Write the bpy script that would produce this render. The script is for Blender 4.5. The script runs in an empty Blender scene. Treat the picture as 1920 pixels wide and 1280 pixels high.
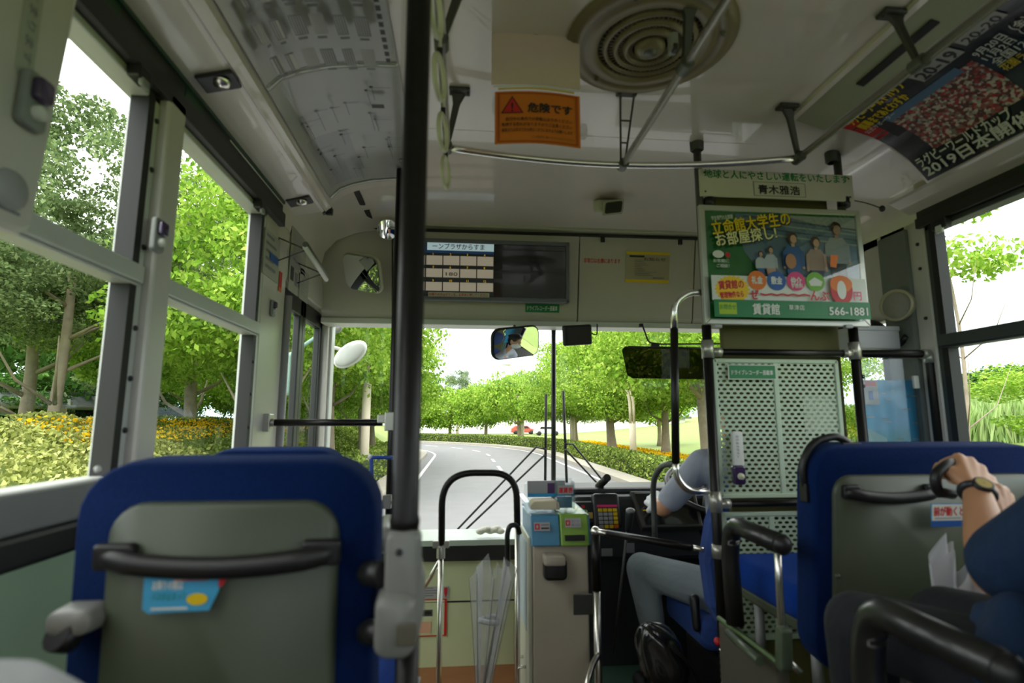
SKY, SUN, EXPO = 2.6, 1.2, 0.75
import bpy, math, random
import numpy as np
from mathutils import Vector, Matrix, noise
from math import sin, cos, pi, radians, atan, tan, sqrt
random.seed(7)
S = bpy.context.scene
COL = S.collection
E = 1.3                                   # eye height over the bus floor
FPX = 1016.0
TH = atan(150/FPX); PSI = atan(95/FPX*cos(TH))
FW = Vector((sin(PSI)*cos(TH), cos(PSI)*cos(TH), sin(TH)))
RT = Vector((cos(PSI), -sin(PSI), 0))
UP = Vector((-sin(PSI)*sin(TH), -cos(PSI)*sin(TH), cos(TH)))
CAM = Vector((0, 0, E))
def ray(px, py): return FW + RT*((px-960)/FPX) + UP*((640-py)/FPX)
def aY(px, py, Y):
    r = ray(px, py); return CAM + r*(Y/r.y)
def aX(px, py, X):
    r = ray(px, py); return CAM + r*(X/r.x)
def aZ(px, py, Z):
    r = ray(px, py); return CAM + r*((Z-E)/r.z)
def V(*a): return Vector(a)

# ---------------------------------------------------------------- materials
def lin(c):
    return tuple((x/12.92 if x <= .04045 else ((x+.055)/1.055)**2.4) for x in [v/255 for v in c]) + (1,)
MATS = {}
def mat(name, rgb, rough=.5, metal=0., spec=.5, var=.06, vscale=9., bump=0., bscale=60., trans=0., coat=0., alpha=None, emit=0., sheen=0.):
    if name in MATS: return MATS[name]
    m = bpy.data.materials.new(name); m.use_nodes = True
    nt = m.node_tree; N = nt.nodes; L = nt.links
    b = N['Principled BSDF']
    b.inputs['Roughness'].default_value = rough; b.inputs['Metallic'].default_value = metal
    b.inputs['Specular IOR Level'].default_value = spec
    b.inputs['Coat Weight'].default_value = coat
    if sheen: b.inputs['Sheen Weight'].default_value = sheen; b.inputs['Sheen Roughness'].default_value = .4; b.inputs['Sheen Tint'].default_value = (.2, .35, .8, 1)
    c = lin(rgb)
    tc = N.new('ShaderNodeTexCoord'); nz = N.new('ShaderNodeTexNoise'); nz.inputs['Scale'].default_value = vscale
    nz.inputs['Detail'].default_value = 3
    L.new(tc.outputs['Object'], nz.inputs['Vector'])
    mx = N.new('ShaderNodeMix'); mx.data_type = 'RGBA'
    mx.inputs[6].default_value = tuple(x*(1-var) for x in c[:3])+(1,)
    mx.inputs[7].default_value = tuple(min(1, x*(1+var)) for x in c[:3])+(1,)
    L.new(nz.outputs['Fac'], mx.inputs[0]); L.new(mx.outputs[2], b.inputs['Base Color'])
    if emit:
        L.new(mx.outputs[2], b.inputs['Emission Color']); b.inputs['Emission Strength'].default_value = emit
    if bump:
        n2 = N.new('ShaderNodeTexNoise'); n2.inputs['Scale'].default_value = bscale
        L.new(tc.outputs['Object'], n2.inputs['Vector'])
        bp = N.new('ShaderNodeBump'); bp.inputs['Strength'].default_value = bump; bp.inputs['Distance'].default_value = .01
        L.new(n2.outputs['Fac'], bp.inputs['Height']); L.new(bp.outputs['Normal'], b.inputs['Normal'])
    if trans: b.inputs['Transmission Weight'].default_value = trans
    if alpha is not None: b.inputs['Alpha'].default_value = alpha
    MATS[name] = m
    return m
def glassmat(name, tint=(1, 1, 1), gloss=.05, rough=0.):
    if name in MATS: return MATS[name]
    m = bpy.data.materials.new(name); m.use_nodes = True
    nt = m.node_tree; N = nt.nodes; L = nt.links
    N.remove(N['Principled BSDF']); out = N['Material Output']
    t = N.new('ShaderNodeBsdfTransparent'); t.inputs[0].default_value = tint+(1,)
    g = N.new('ShaderNodeBsdfGlossy'); g.inputs['Roughness'].default_value = rough
    lw = N.new('ShaderNodeLayerWeight'); lw.inputs[0].default_value = .25
    mm = N.new('ShaderNodeMath'); mm.operation = 'MULTIPLY'; mm.inputs[1].default_value = .35
    ma = N.new('ShaderNodeMath'); ma.operation = 'ADD'; ma.inputs[1].default_value = gloss
    mx = N.new('ShaderNodeMixShader')
    L.new(lw.outputs['Fresnel'], mm.inputs[0]); L.new(mm.outputs[0], ma.inputs[0]); L.new(ma.outputs[0], mx.inputs[0])
    L.new(t.outputs[0], mx.inputs[1]); L.new(g.outputs[0], mx.inputs[2]); L.new(mx.outputs[0], out.inputs[0])
    MATS[name] = m; return m
def leafmat(name, c1, c2, c3, tw=.35, sc=.6):
    if name in MATS: return MATS[name]
    m = bpy.data.materials.new(name); m.use_nodes = True
    nt = m.node_tree; N = nt.nodes; L = nt.links
    N.remove(N['Principled BSDF']); out = N['Material Output']
    tc = N.new('ShaderNodeTexCoord'); n1 = N.new('ShaderNodeTexNoise'); n1.inputs['Scale'].default_value = sc; n1.inputs['Detail'].default_value = 4
    L.new(tc.outputs['Object'], n1.inputs['Vector'])
    at = N.new('ShaderNodeAttribute'); at.attribute_name = 'rnd'
    ad = N.new('ShaderNodeMath'); ad.operation = 'MULTIPLY_ADD'; ad.inputs[1].default_value = .55
    L.new(at.outputs['Fac'], ad.inputs[0])
    m2 = N.new('ShaderNodeMath'); m2.operation = 'MULTIPLY'; m2.inputs[1].default_value = .45
    L.new(n1.outputs['Fac'], m2.inputs[0]); L.new(m2.outputs[0], ad.inputs[2])
    cr = N.new('ShaderNodeValToRGB'); e = cr.color_ramp.elements
    e[0].position = .15; e[0].color = lin(c1); e[1].position = .85; e[1].color = lin(c3)
    k = e.new(.5); k.color = lin(c2)
    L.new(ad.outputs[0], cr.inputs[0])
    d = N.new('ShaderNodeBsdfDiffuse'); t = N.new('ShaderNodeBsdfTranslucent'); mx = N.new('ShaderNodeMixShader'); mx.inputs[0].default_value = tw
    L.new(cr.outputs[0], d.inputs[0]); L.new(cr.outputs[0], t.inputs[0])
    L.new(d.outputs[0], mx.inputs[1]); L.new(t.outputs[0], mx.inputs[2]); L.new(mx.outputs[0], out.inputs[0])
    MATS[name] = m; return m

# ---------------------------------------------------------------- mesh builder
def fillet(pts, r, seg=6):
    pts = [Vector(p) for p in pts]; out = [pts[0]]
    for i in range(1, len(pts)-1):
        a, b, c = pts[i-1], pts[i], pts[i+1]
        d1 = a-b; d2 = c-b; l = min(r, d1.length*.49, d2.length*.49)
        p = b+d1.normalized()*l; q = b+d2.normalized()*l
        for k in range(seg+1):
            t = k/seg; out.append(p*(1-t)**2 + b*2*t*(1-t) + q*t*t)
    out.append(pts[-1]); return out
def rrect(w, h, r, seg=6, cx=0, cy=0):
    o = []
    for (sx, sy, a0) in ((1, 1, 0), (-1, 1, 90), (-1, -1, 180), (1, -1, 270)):
        for k in range(seg+1):
            a = radians(a0+90*k/seg); o.append((cx+sx*(w/2-r)+r*cos(a), cy+sy*(h/2-r)+r*sin(a)))
    return o
class MB:
    def __init__(s): s.v = []; s.f = []; s.m = []; s.sm = []
    def add(s, vs, fs, mi=0, smooth=False):
        b = len(s.v); s.v += [Vector(v) for v in vs]
        for f in fs: s.f.append(tuple(b+i for i in f)); s.m.append(mi); s.sm.append(smooth)
        return s
    def box(s, c, d, rot=None, mi=0):
        x, y, z = d[0]/2, d[1]/2, d[2]/2; c = Vector(c)
        vs = [Vector((a*x, b*y, e*z)) for a in (-1, 1) for b in (-1, 1) for e in (-1, 1)]
        if rot is not None: vs = [rot @ v for v in vs]
        return s.add([c+v for v in vs], [(0, 1, 3, 2), (4, 6, 7, 5), (0, 4, 5, 1), (2, 3, 7, 6), (0, 2, 6, 4), (1, 5, 7, 3)], mi)
    def b2(s, lo, hi, mi=0):
        return s.box([(a+b)/2 for a, b in zip(lo, hi)], [abs(b-a) for a, b in zip(lo, hi)], None, mi)
    def tube(s, pts, r, n=12, mi=0, closed=False, cap=True, flat=None):
        pts = [Vector(p) for p in pts]; K = len(pts)
        rs = r if hasattr(r, '__len__') else [r]*K
        T = []
        for i in range(K):
            a = pts[(i-1) % K] if closed else pts[max(i-1, 0)]; b = pts[(i+1) % K] if closed else pts[min(i+1, K-1)]
            d = b-a; T.append(d.normalized() if d.length > 1e-9 else (T[-1] if T else Vector((0, 0, 1))))
        ref = Vector((0, 0, 1)) if abs(T[0].z) < .9 else Vector((0, 1, 0))
        n0 = (ref - T[0]*ref.dot(T[0])).normalized(); vs = []
        for i in range(K):
            if i: n0 = (n0 - T[i]*n0.dot(T[i])).normalized()
            b0 = T[i].cross(n0)
            for k in range(n):
                a = 2*pi*k/n
                e = flat or 1.
                vs.append(pts[i] + n0*cos(a)*rs[i]*e + b0*sin(a)*rs[i])
        fs = []
        for i in range(K if closed else K-1):
            j = (i+1) % K
            for k in range(n): fs.append((i*n+k, i*n+(k+1) % n, j*n+(k+1) % n, j*n+k))
        b = len(s.v); s.add(vs, fs, mi, True)
        if cap and not closed:
            s.f.append(tuple(b+k for k in reversed(range(n)))); s.m.append(mi); s.sm.append(False)
            s.f.append(tuple(b+(K-1)*n+k for k in range(n))); s.m.append(mi); s.sm.append(False)
        return s
    def capsule(s, p0, p1, r0, r1, n=14, mi=0, k=4):
        p0 = Vector(p0); p1 = Vector(p1); d = (p1-p0).normalized(); P = []; R = []
        for i in range(k+1):
            a = pi/2*(1-i/k); P.append(p0-d*r0*sin(a)); R.append(max(r0*cos(a), 1e-4))
        for i in range(k+1):
            a = pi/2*i/k; P.append(p1+d*r1*sin(a)); R.append(max(r1*cos(a), 1e-4))
        return s.tube(P, R, n, mi)
    def ell(s, c, rad, rot=None, n=20, m=12, mi=0):
        c = Vector(c); vs = []; fs = []
        for i in range(m+1):
            a = pi*i/m
            for k in range(n):
                b = 2*pi*k/n; v = Vector((rad[0]*sin(a)*cos(b), rad[1]*sin(a)*sin(b), rad[2]*cos(a)))
                if rot is not None: v = rot @ v
                vs.append(c+v)
        for i in range(m):
            for k in range(n): fs.append((i*n+k, (i+1)*n+k, (i+1)*n+(k+1) % n, i*n+(k+1) % n))
        return s.add(vs, fs, mi, True)
    def lathe(s, prof, c, axis=(0, 0, 1), n=32, mi=0, smooth=True):
        c = Vector(c); ax = Vector(axis).normalized(); q = Vector((0, 0, 1)).rotation_difference(ax)
        vs = []
        for (r, z) in prof:
            for k in range(n): vs.append(c + q @ Vector((r*cos(2*pi*k/n), r*sin(2*pi*k/n), z)))
        fs = [(i*n+k, i*n+(k+1) % n, (i+1)*n+(k+1) % n, (i+1)*n+k) for i in range(len(prof)-1) for k in range(n)]
        return s.add(vs, fs, mi, smooth)
    def prism(s, out, o, U, Vv, N, mi=0, smooth=False):
        """outline (u,v) points at o, extruded along N (a full vector)"""
        o = Vector(o); U = Vector(U); Vv = Vector(Vv); N = Vector(N); n = len(out)
        a = [o+U*p[0]+Vv*p[1] for p in out]; b = [p+N for p in a]
        k = len(s.v); s.add(a+b, [tuple(reversed(range(n))), tuple(range(n, 2*n))], mi)
        for i in range(n):
            s.f.append((k+i, k+(i+1) % n, k+n+(i+1) % n, k+n+i)); s.m.append(mi); s.sm.append(smooth)
        return s
    def grid(s, fn, nu, nv, mi=0, smooth=True):
        vs = [fn(i/nu, j/nv) for j in range(nv+1) for i in range(nu+1)]
        fs = [(j*(nu+1)+i, j*(nu+1)+i+1, (j+1)*(nu+1)+i+1, (j+1)*(nu+1)+i) for j in range(nv) for i in range(nu)]
        return s.add(vs, fs, mi, smooth)
    def pillow(s, w, h, d, r, o, U, Vv, N, mi=0, prof=None):
        """rounded slab: stacked rounded rectangles, fully rounded rim"""
        o = Vector(o); U = Vector(U).normalized(); Vv = Vector(Vv).normalized(); N = Vector(N).normalized()
        prof = prof or [(.0, .60), (.03, .82), (.12, .93), (.3, 1), (.7, 1), (.88, .93), (.97, .82), (1, .6)]
        rings = []
        for (t, q) in prof:
            ins = (1-q)*min(d, min(w, h)*.42)*.9
            rings.append([o+U*p[0]+Vv*p[1]+N*(d*t) for p in rrect(w-2*ins, h-2*ins, max(r-ins, .004), 6)])
        n = len(rings[0]); k = len(s.v); vs = [p for R in rings for p in R]
        s.add(vs, [(i*n+j, i*n+(j+1) % n, (i+1)*n+(j+1) % n, (i+1)*n+j) for i in range(len(rings)-1) for j in range(n)], mi, True)
        s.f.append(tuple(k+j for j in reversed(range(n)))); s.m.append(mi); s.sm.append(True)
        s.f.append(tuple(k+(len(rings)-1)*n+j for j in range(n))); s.m.append(mi); s.sm.append(True)
        return s
def wpos(o):
    v = Vector((0, 0, 0))
    while o is not None: v = v+o.location; o = o.parent
    return v
def mk(name, mb, mats, parent=None, bevel=0, loc=None, mods=None):
    me = bpy.data.meshes.new(name)
    if parent is not None: base = wpos(parent)
    elif loc is not None: base = Vector(loc)
    else:
        xs = [v.x for v in mb.v]; ys = [v.y for v in mb.v]; zs = [v.z for v in mb.v]
        base = Vector(((min(xs)+max(xs))/2, (min(ys)+max(ys))/2, min(zs)))
    me.from_pydata([tuple(v-base) for v in mb.v], [], mb.f); me.validate()
    if not isinstance(mats, (list, tuple)): mats = [mats]
    for m in mats: me.materials.append(m)
    if len(me.polygons) == len(mb.f):
        me.polygons.foreach_set('material_index', mb.m); me.polygons.foreach_set('use_smooth', mb.sm)
    me.update()
    o = bpy.data.objects.new(name, me); COL.objects.link(o)
    if parent is not None: o.parent = parent
    else: o.location = base
    if bevel:
        b = o.modifiers.new('Bevel', 'BEVEL'); b.width = bevel; b.segments = 2; b.limit_method = 'ANGLE'; b.angle_limit = radians(50)
    if mods: mods(o)
    return o
def tag(o, label=None, cat=None, group=None, kind=None):
    if label: o['label'] = label
    if cat: o['category'] = cat
    if group: o['group'] = group
    if kind: o['kind'] = kind
    return o
def thing(name, label, cat, loc, group=None):
    o = bpy.data.objects.new(name, None); COL.objects.link(o); o.location = Vector(loc); o.empty_display_size = .1
    return tag(o, label, cat, group)
def struct(name, mb, mats, label, parent=None, bevel=0):
    o = mk(name, mb, mats, parent, bevel)
    if parent is None: tag(o, label, name.split('_')[0], kind='structure')
    return o
def copy_tree(o, parent=None):
    c = o.copy(); COL.objects.link(c)
    if parent is not None: c.parent = parent
    for ch in list(o.children): copy_tree(ch, c)
    return c
def blob(o, vox=.008, smooth=6):
    r = o.modifiers.new('Remesh', 'REMESH'); r.mode = 'VOXEL'; r.voxel_size = vox; r.use_smooth_shade = True
    if smooth:
        k = o.modifiers.new('Smooth', 'SMOOTH'); k.iterations = smooth; k.factor = .5

# ---------------------------------------------------------------- printed matter
_tc = {}
def textmesh(body, bold=0.):
    key = (body, bold)
    if key in _tc: return _tc[key]
    c = bpy.data.curves.new('t', 'FONT'); c.body = body; c.resolution_u = 2; c.offset = bold; c.size = 1
    o = bpy.data.objects.new('t', c); COL.objects.link(o)
    dg = bpy.context.evaluated_depsgraph_get()
    m = bpy.data.meshes.new_from_object(o.evaluated_get(dg))
    vs = [(v.co.x, v.co.y) for v in m.vertices]; fs = [tuple(p.vertices) for p in m.polygons]
    bpy.data.objects.remove(o); bpy.data.curves.remove(c); bpy.data.meshes.remove(m)
    _tc[key] = (vs, fs); return vs, fs
class Print:
    """flat artwork on a sheet; (u right, v down) in metres, mapped by fn(u, v, h)"""
    def __init__(s, fn): s.fn = fn; s.mb = MB(); s.mats = []; s.h = 0
    def mi(s, m):
        if m not in s.mats: s.mats.append(m)
        return s.mats.index(m)
    def lift(s): s.h += .0004; return s.h
    def rect(s, u0, v0, u1, v1, m, seg=1, nv=1):
        h = s.lift(); s.mb.grid(lambda a, b: s.fn(u0+(u1-u0)*a, v0+(v1-v0)*b, h), seg, nv, s.mi(m), False)
    def poly(s, pts, m):
        h = s.lift(); n = len(pts); cu = sum(p[0] for p in pts)/n; cv = sum(p[1] for p in pts)/n
        s.mb.add([s.fn(cu, cv, h)]+[s.fn(p[0], p[1], h) for p in pts], [(0, 1+i, 1+(i+1) % n) for i in range(n)], s.mi(m))
    def disc(s, u, v, r, m, ry=None, n=20, star=0):
        P = []
        for i in range(n):
            q = 1-star*(i % 2); P.append((u+r*q*cos(2*pi*i/n), v+(ry or r)*q*sin(2*pi*i/n)))
        s.poly(P, m)
    def text(s, body, u, v, size, m, bold=0., width=None, rot=0., shear=0.):
        vs, fs = textmesh(body)
        if not vs: return
        h = s.lift(); x0 = min(p[0] for p in vs); x1 = max(p[0] for p in vs)
        kx = size if width is None else width/(x1-x0)
        cr, sr = cos(rot), sin(rot)
        for q, (ox, oy) in enumerate(((0, 0),) if bold < .005 else ((-1, 0), (1, 0), (0, -1), (0, 1))):
            P = []
            for (x, y) in vs:
                a = (x-x0)*kx+ox*bold*size; b = -(y+oy*bold)*size; P.append(s.fn(u+a*cr-b*sr, v+a*sr+b*cr, h+q*1e-5))
            s.mb.add(P, fs, s.mi(m))
    def build(s, parent, name='print'):
        return mk(name, s.mb, s.mats, parent)
def plane_fn(o, U, W, N):
    o = Vector(o); U = Vector(U); W = Vector(W); N = Vector(N)
    return lambda u, v, h: o+U*u+W*v+N*h
# ================================================================ palette
WHITE = mat('painted_panel', (198, 193, 186), .32, var=.04, vscale=3, coat=.2)
CEILM = mat('ceiling_panel', (206, 197, 190), .2, var=.04, vscale=2, coat=.7)
CREAM = mat('cream_cover', (176, 176, 154), .4, var=.04)
HDRM = mat('header_panel', (188, 183, 168), .38, var=.04)
ALU = mat('aluminium', (170, 172, 168), .38, metal=.7, var=.06)
ALUP = mat('pale_aluminium', (196, 198, 194), .45, metal=.2, var=.06)
CHROME = mat('chrome', (228, 225, 218), .27, metal=1., var=.03)
GREYM = mat('grey_metal', (96, 98, 94), .45, metal=.5)
DARKB = mat('dark_bracket', (66, 67, 62), .45, metal=.4)
BLACK = mat('black_plastic', (24, 24, 25), .42, var=.1)
BLACKG = mat('black_rubber_sleeve', (22, 20, 18), .36, spec=.28, var=.12, vscale=30, bump=.05)
RUBBER = mat('window_rubber', (22, 22, 22), .6)
HEADER = mat('shade_box', (38, 38, 34), .5, var=.15)
DKGREEN = mat('dark_green_shade', (12, 52, 22), .5, var=.2)
GREENP = mat('pale_green_panel', (190, 208, 184), .42, var=.05)
GREENW = mat('green_wall_panel', (158, 186, 154), .45, var=.06)
SAGE = mat('sage_seat_shell', (76, 83, 67), .42, var=.06)
GREYPL = mat('grey_plastic', (132, 134, 132), .45, var=.06)
BEIGE = mat('beige_machine', (192, 181, 162), .4, var=.05)
BROWNB = mat('brown_grey_box', (86, 82, 72), .45, var=.08)
FLOORM = mat('floor_vinyl', (96, 72, 54), .5, var=.25, vscale=6)
RED = mat('print_red', (190, 30, 34), .5); YEL = mat('print_yellow', (224, 190, 20), .5)
PWHITE = mat('print_white', (214, 214, 208), .5, var=.02); PBLACK = mat('print_black', (28, 26, 26), .5)
PGREEN = mat('print_green', (14, 122, 66), .45); PBLUE = mat('print_blue', (34, 84, 160), .5)
PGREY = mat('print_grey', (120, 120, 126), .5); PORANGE = mat('print_orange', (222, 112, 18), .5)
PLG = mat('print_light_grey', (160, 159, 160), .5)
PTEAL = mat('print_sky_blue', (40, 150, 205), .45); PPINK = mat('print_pink', (214, 60, 120), .5)
GLASS = glassmat('window_glass', (.93, .97, .93), .02)
CLEAR = glassmat('clear_plastic', (.93, .96, .97), .07, .05)
MIRROR = mat('mirror_silver', (235, 238, 238), .01, metal=1., var=0)
def fabric():
    m = mat('blue_moquette', (5, 32, 82), .85, spec=.12, var=.3, vscale=220, bump=.5, bscale=500, sheen=.12)
    return m
BLUE = fabric()
def moq2():
    m = mat('blue_striped_moquette', (14, 58, 146), .85, spec=.15, var=.25, vscale=160, bump=.5, bscale=420, sheen=.12)
    return m
BLUE2 = moq2()

# ================================================================ setting of the bus
XL, XR, YF, YB = -.79, 1.82, 3.2, -4.0
ZS = E-.122; ZH = E+.815; ZM = E+.350          # left window glass: sill, header, mid bar
def Yl(px, py=640): return aX(px, py, XL).y
def Yr(px, py=640): return aX(px, py, XR).y
b = MB(); b.b2((XL-.05, YB, -.06), (XR+.05, YF, 0))
struct('floor', b, FLOORM, 'dull brown vinyl floor of the bus aisle')
b = MB()
b.b2((XL, YB, 0), (-.14, 2.25, .34)); b.b2((.80, YB, 0), (XR, 2.0, .30))
struct('trim_1', b, BROWNB, 'raised seat plinths along both sides of the bus')

# left wall
YW = [YB+.1, -2.75, -1.4, -.15]
yA1 = Yl(236); yP0 = Yl(246); yP1 = Yl(284); yB1 = Yl(462); yD0 = Yl(524); yD1 = Yl(608)
b = MB()
b.b2((XL-.06, YB, 0), (XL, yD0, ZS))
b.b2((XL-.06, YB, ZH), (XL, YF, E+1.15))
for (a, c) in ((YB, YB+.12), (-2.78, -2.62), (-1.2, -1.04), (.36, .48)):
    b.b2((XL-.06, a, ZS), (XL+.01, c, ZH+.03))
b.b2((XL-.06, yP0, ZS), (XL+.035, yP1, ZH+.03))
b.b2((XL-.06, Yl(478), 0), (XL+.012, yD0, ZH+.03)); b.b2((XL-.06, yD1, 0), (XL+.02, YF+.02, ZH))
b.b2((XL-.06, yD0, E+.62), (XL+.01, YF, ZH+.02))
wl = struct('wall_left', b, WHITE, 'white inner side wall with pillars between the left windows', bevel=.008)
b = MB(); b.b2((XL+.001, YB, 0.34), (XL+.008, yD0-.02, ZS-.13)); mk('lower_lining', b, GREENW, wl)
b = MB(); b.b2((XL, YB, ZS-.075), (XL+.02, Yl(450), ZS+.0)); mk('sill_strip', b, GREYPL, wl, .006)
b = MB(); b.b2((XL, YB, ZS-.135), (XL+.028, Yl(450), ZS-.075)); mk('black_rail', b, BLACK, wl, .01)
# screw caps along the aluminium channel
b = MB()
for ya in (Yl(240), Yl(470)):
    for zz in (.1, .22, .42, .62, .75, -.02):
        b.lathe([(.0001, .006), (.006, .005), (.007, 0)], (XL+.012, ya, E+zz), (1, 0, 0), 10)
mk('screws', b, BLACK, wl)
# window units
def window(name, X, y0, y1, z0, z1, zm, sgn, label, frame_m=ALUP, w=.035):
    r = thing(name, label, 'window', (X, (y0+y1)/2, z0)); r['kind'] = 'structure'
    f = MB(); xa, xb = X-sgn*.045, X+sgn*.012
    f.b2((xa, y0, z0), (xb, y0+w, z1)); f.b2((xa, y1-w, z0), (xb, y1, z1))
    f.b2((xa, y0, z0-.02), (xb, y1, z0+.002)); f.b2((xa, y0, z1-.02), (xb, y1, z1))
    mk('frame', f, frame_m, r, .004)
    f = MB(); f.b2((xa+sgn*.01, y0+.01, zm-.022), (xb+sgn*.01, y1-.01, zm+.022)); f.b2((xa+sgn*.01, y0+.01, zm-.030), (xb+sgn*.004, y1-.01, zm-.022))
    mk('transom', f, frame_m, r, .004)
    f = MB(); f.b2((X-sgn*.03, y0+w*.6, z0), (X-sgn*.001, y0+w+.012, z1)); f.b2((X-sgn*.03, y1-w-.016, z0), (X+sgn*.0135, y1-w+.01, z1))
    mk('rubber_seal', f, RUBBER, r)
    f = MB(); x = X-sgn*.03; f.add([(x, y0, z0), (x, y1, z0), (x, y1, z1), (x, y0, z1)], [(0, 1, 2, 3)])
    mk('pane', f, GLASS, r)
    return r
window('window_1', XL, .48, yP0, ZS, ZH, ZM, 1, 'tall side window beside the nearest blue seat on the left')
window('window_2', XL, yP1, Yl(478), ZS, ZH, ZM, 1, 'side window between the white pillar and the entrance door')
window('window_3', XL, -1.04, .36, ZS, ZH, ZM, 1, 'side window behind the viewer on the left')
window('window_4', XL, -2.62, -1.2, ZS, ZH, ZM, 1, 'rearmost side window on the left')
# shade box over the left windows
b = MB(); b.b2((XL, YB, ZH), (XL+.035, 2.28, ZH+.055)); b.b2((XL, YB, ZH+.055), (XL+.022, 2.28, ZH+.118), 0)
for (a, c) in ((.62, .80), (1.0, 1.16), (1.45, 1.55)): b.b2((XL+.021, a, ZH+.058), (XL+.0235, c, ZH+.113), 1)
b.b2((XL, YB, ZH+.10), (XL+.03, 2.28, ZH+.118), 1)
struct('trim_2', b, [HEADER, DKGREEN], 'dark shade box above the left windows', bevel=.003)
# black stop catches at the window tops
for (px, py, lab) in ((262, 140, 'small black sash catch at the top of the first left window'), (487, 385, 'small black sash catch at the top of the window next to the door')):
    p = aX(px, py, XL+.03); b = MB(); b.box(p, (.03, .05, .035)); b.box(p+V(.012, .0, -.022), (.012, .03, .02), None, 1)
    tag(mk('window_catch', b, [BLACK, GREYPL], bevel=.004), lab, 'catch')

# entrance door in the left wall
dr = thing('door_1', 'folding entrance door with dark frames and full glass', 'door', (XL, (yD0+yD1)/2, 0)); dr['kind'] = 'structure'
ztop = E+.61
for k, (a, c) in enumerate(((yD0, (yD0+yD1)/2), ((yD0+yD1)/2, yD1))):
    f = MB(); w = .05
    f.b2((XL-.05, a, .03), (XL-.015, a+w, ztop)); f.b2((XL-.05, c-w, .03), (XL-.015, c, ztop))
    f.b2((XL-.05, a, ztop-.09), (XL-.015, c, ztop)); f.b2((XL-.05, a, .03), (XL-.015, c, .12))
    fr = mk('door_frame', f, BLACK, dr, .006)
    g = MB(); x = XL-.03; g.add([(x, a, .1), (x, c, .1), (x, c, ztop), (x, a, ztop)], [(0, 1, 2, 3)]); mk('pane', g, GLASS, fr)
    g = MB(); g.tube([(XL+.0, a+.05, E-.0), (XL+.02, a+.07, E-.0), (XL+.02, c-.07, E-.0), (XL, c-.05, E-.0)], .011, 10); mk('push_bar', g, PWHITE, dr)
f = MB(); f.tube([(XL+.02, yD0+.02, .2), (XL+.02, yD0+.02, E+.55)], .016, 10); mk('edge_pole', f, PLG, dr)

# right wall
ZSr = E-.15; ZHr = E+.757; ZMr = E+.303
yR1 = Yr(1762); yR0 = Yr(1728)
b = MB()
b.b2((XR, YB, 0), (XR+.06, yR1, ZSr)); b.b2((XR, YB, ZHr), (XR+.06, YF, E+1.15))
for (a, c) in ((YB, YB+.12), (-2.6, -2.45), (-1.0, -.85), (.42, .56)): b.b2((XR-.01, a, ZSr), (XR+.06, c, ZHr+.03))
b.b2((XR-.012, yR1, 0), (XR+.06, Yr(1722), ZHr+.03))
yDW = aX(1663, 600, XR).y
b.b2((XR, yR1, 0), (XR+.06, YF, E-.2)); b.b2((XR, Yr(1722), E-.2), (XR+.06, yDW, E+.9)); b.b2((XR, yDW, E+.43), (XR+.06, YF, E+.9))
wr = struct('wall_right', b, WHITE, 'white inner side wall on the driver side', bevel=.01)
b = MB(); b.b2((XR-.008, YB, .3), (XR-.001, yR1, ZSr-.06)); mk('lower_lining', b, GREENW, wr)
b = MB(); b.b2((XR-.028, Yr(1722)-.02, .0), (XR-.001, Yr(1722)+.13, E+.78)); mk('grey_pillar_cover', b, mat('grey_pillar', (112, 116, 112), .5), wr, .01)
b = MB()
for zz in (-.1, .0, .12, .25, .4, .6, .7): b.lathe([(.0001, .006), (.006, .005), (.007, 0)], (XR-.013, yR1+.035, E+zz), (-1, 0, 0), 10)
mk('screws', b, BLACK, wr)
window('window_5', XR, .56, yR1, ZSr, ZHr, ZMr, -1, 'large side window beside the right-hand passenger', mat('dark_anodised', (74, 78, 76), .45, metal=.4), .03)
window('window_6', XR, -.85, .42, ZSr, ZHr, ZMr, -1, 'side window behind the viewer on the right')
window('window_7', XR, -2.45, -1.0, ZSr, ZHr, ZMr, -1, 'rearmost side window on the right')
b = MB(); b.b2((XR-.03, YB, ZHr), (XR, yR1+.02, ZHr+.04)); b.b2((XR-.02, YB, ZHr+.04), (XR, yR1+.02, ZHr+.07), 0)
for (a, c) in ((1.3, 1.5), (1.0, 1.1)): b.b2((XR-.0225, a, ZHr+.042), (XR-.018, c, ZHr+.068), 1)
struct('trim_3', b, [HEADER, DKGREEN], 'dark shade box above the right windows', bevel=.003)
b = MB(); p = aX(1765, 420, XR-.03); b.box(p, (.03, .06, .04)); b.box(p+V(-.01, 0, -.02), (.012, .03, .03), None, 1)
tag(mk('window_catch', b, [BLACK, PWHITE], bevel=.004), 'black and white sash catch at the top of the right window', 'catch')
# driver side window
dw = thing('window_8', 'rounded side window beside the driver', 'window', (XR, 2.8, E)); dw['kind'] = 'structure'
f = MB(); pts = fillet([(XR-.01, yDW+.0, E-.2), (XR-.01, yDW+.0, E+.43), (XR-.01, YF-.05, E+.43)], .12, 8); f.tube(pts, .022, 8); f.b2((XR-.02, yDW, E-.22), (XR, YF, E-.18))
mk('frame', f, BLACK, dw)
f = MB(); x = XR+.03; f.add([(x, yDW, E-.2), (x, YF, E-.2), (x, YF, E+.43), (x, yDW, E+.43)], [(0, 1, 2, 3)]); mk('pane', f, GLASS, dw)

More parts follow.
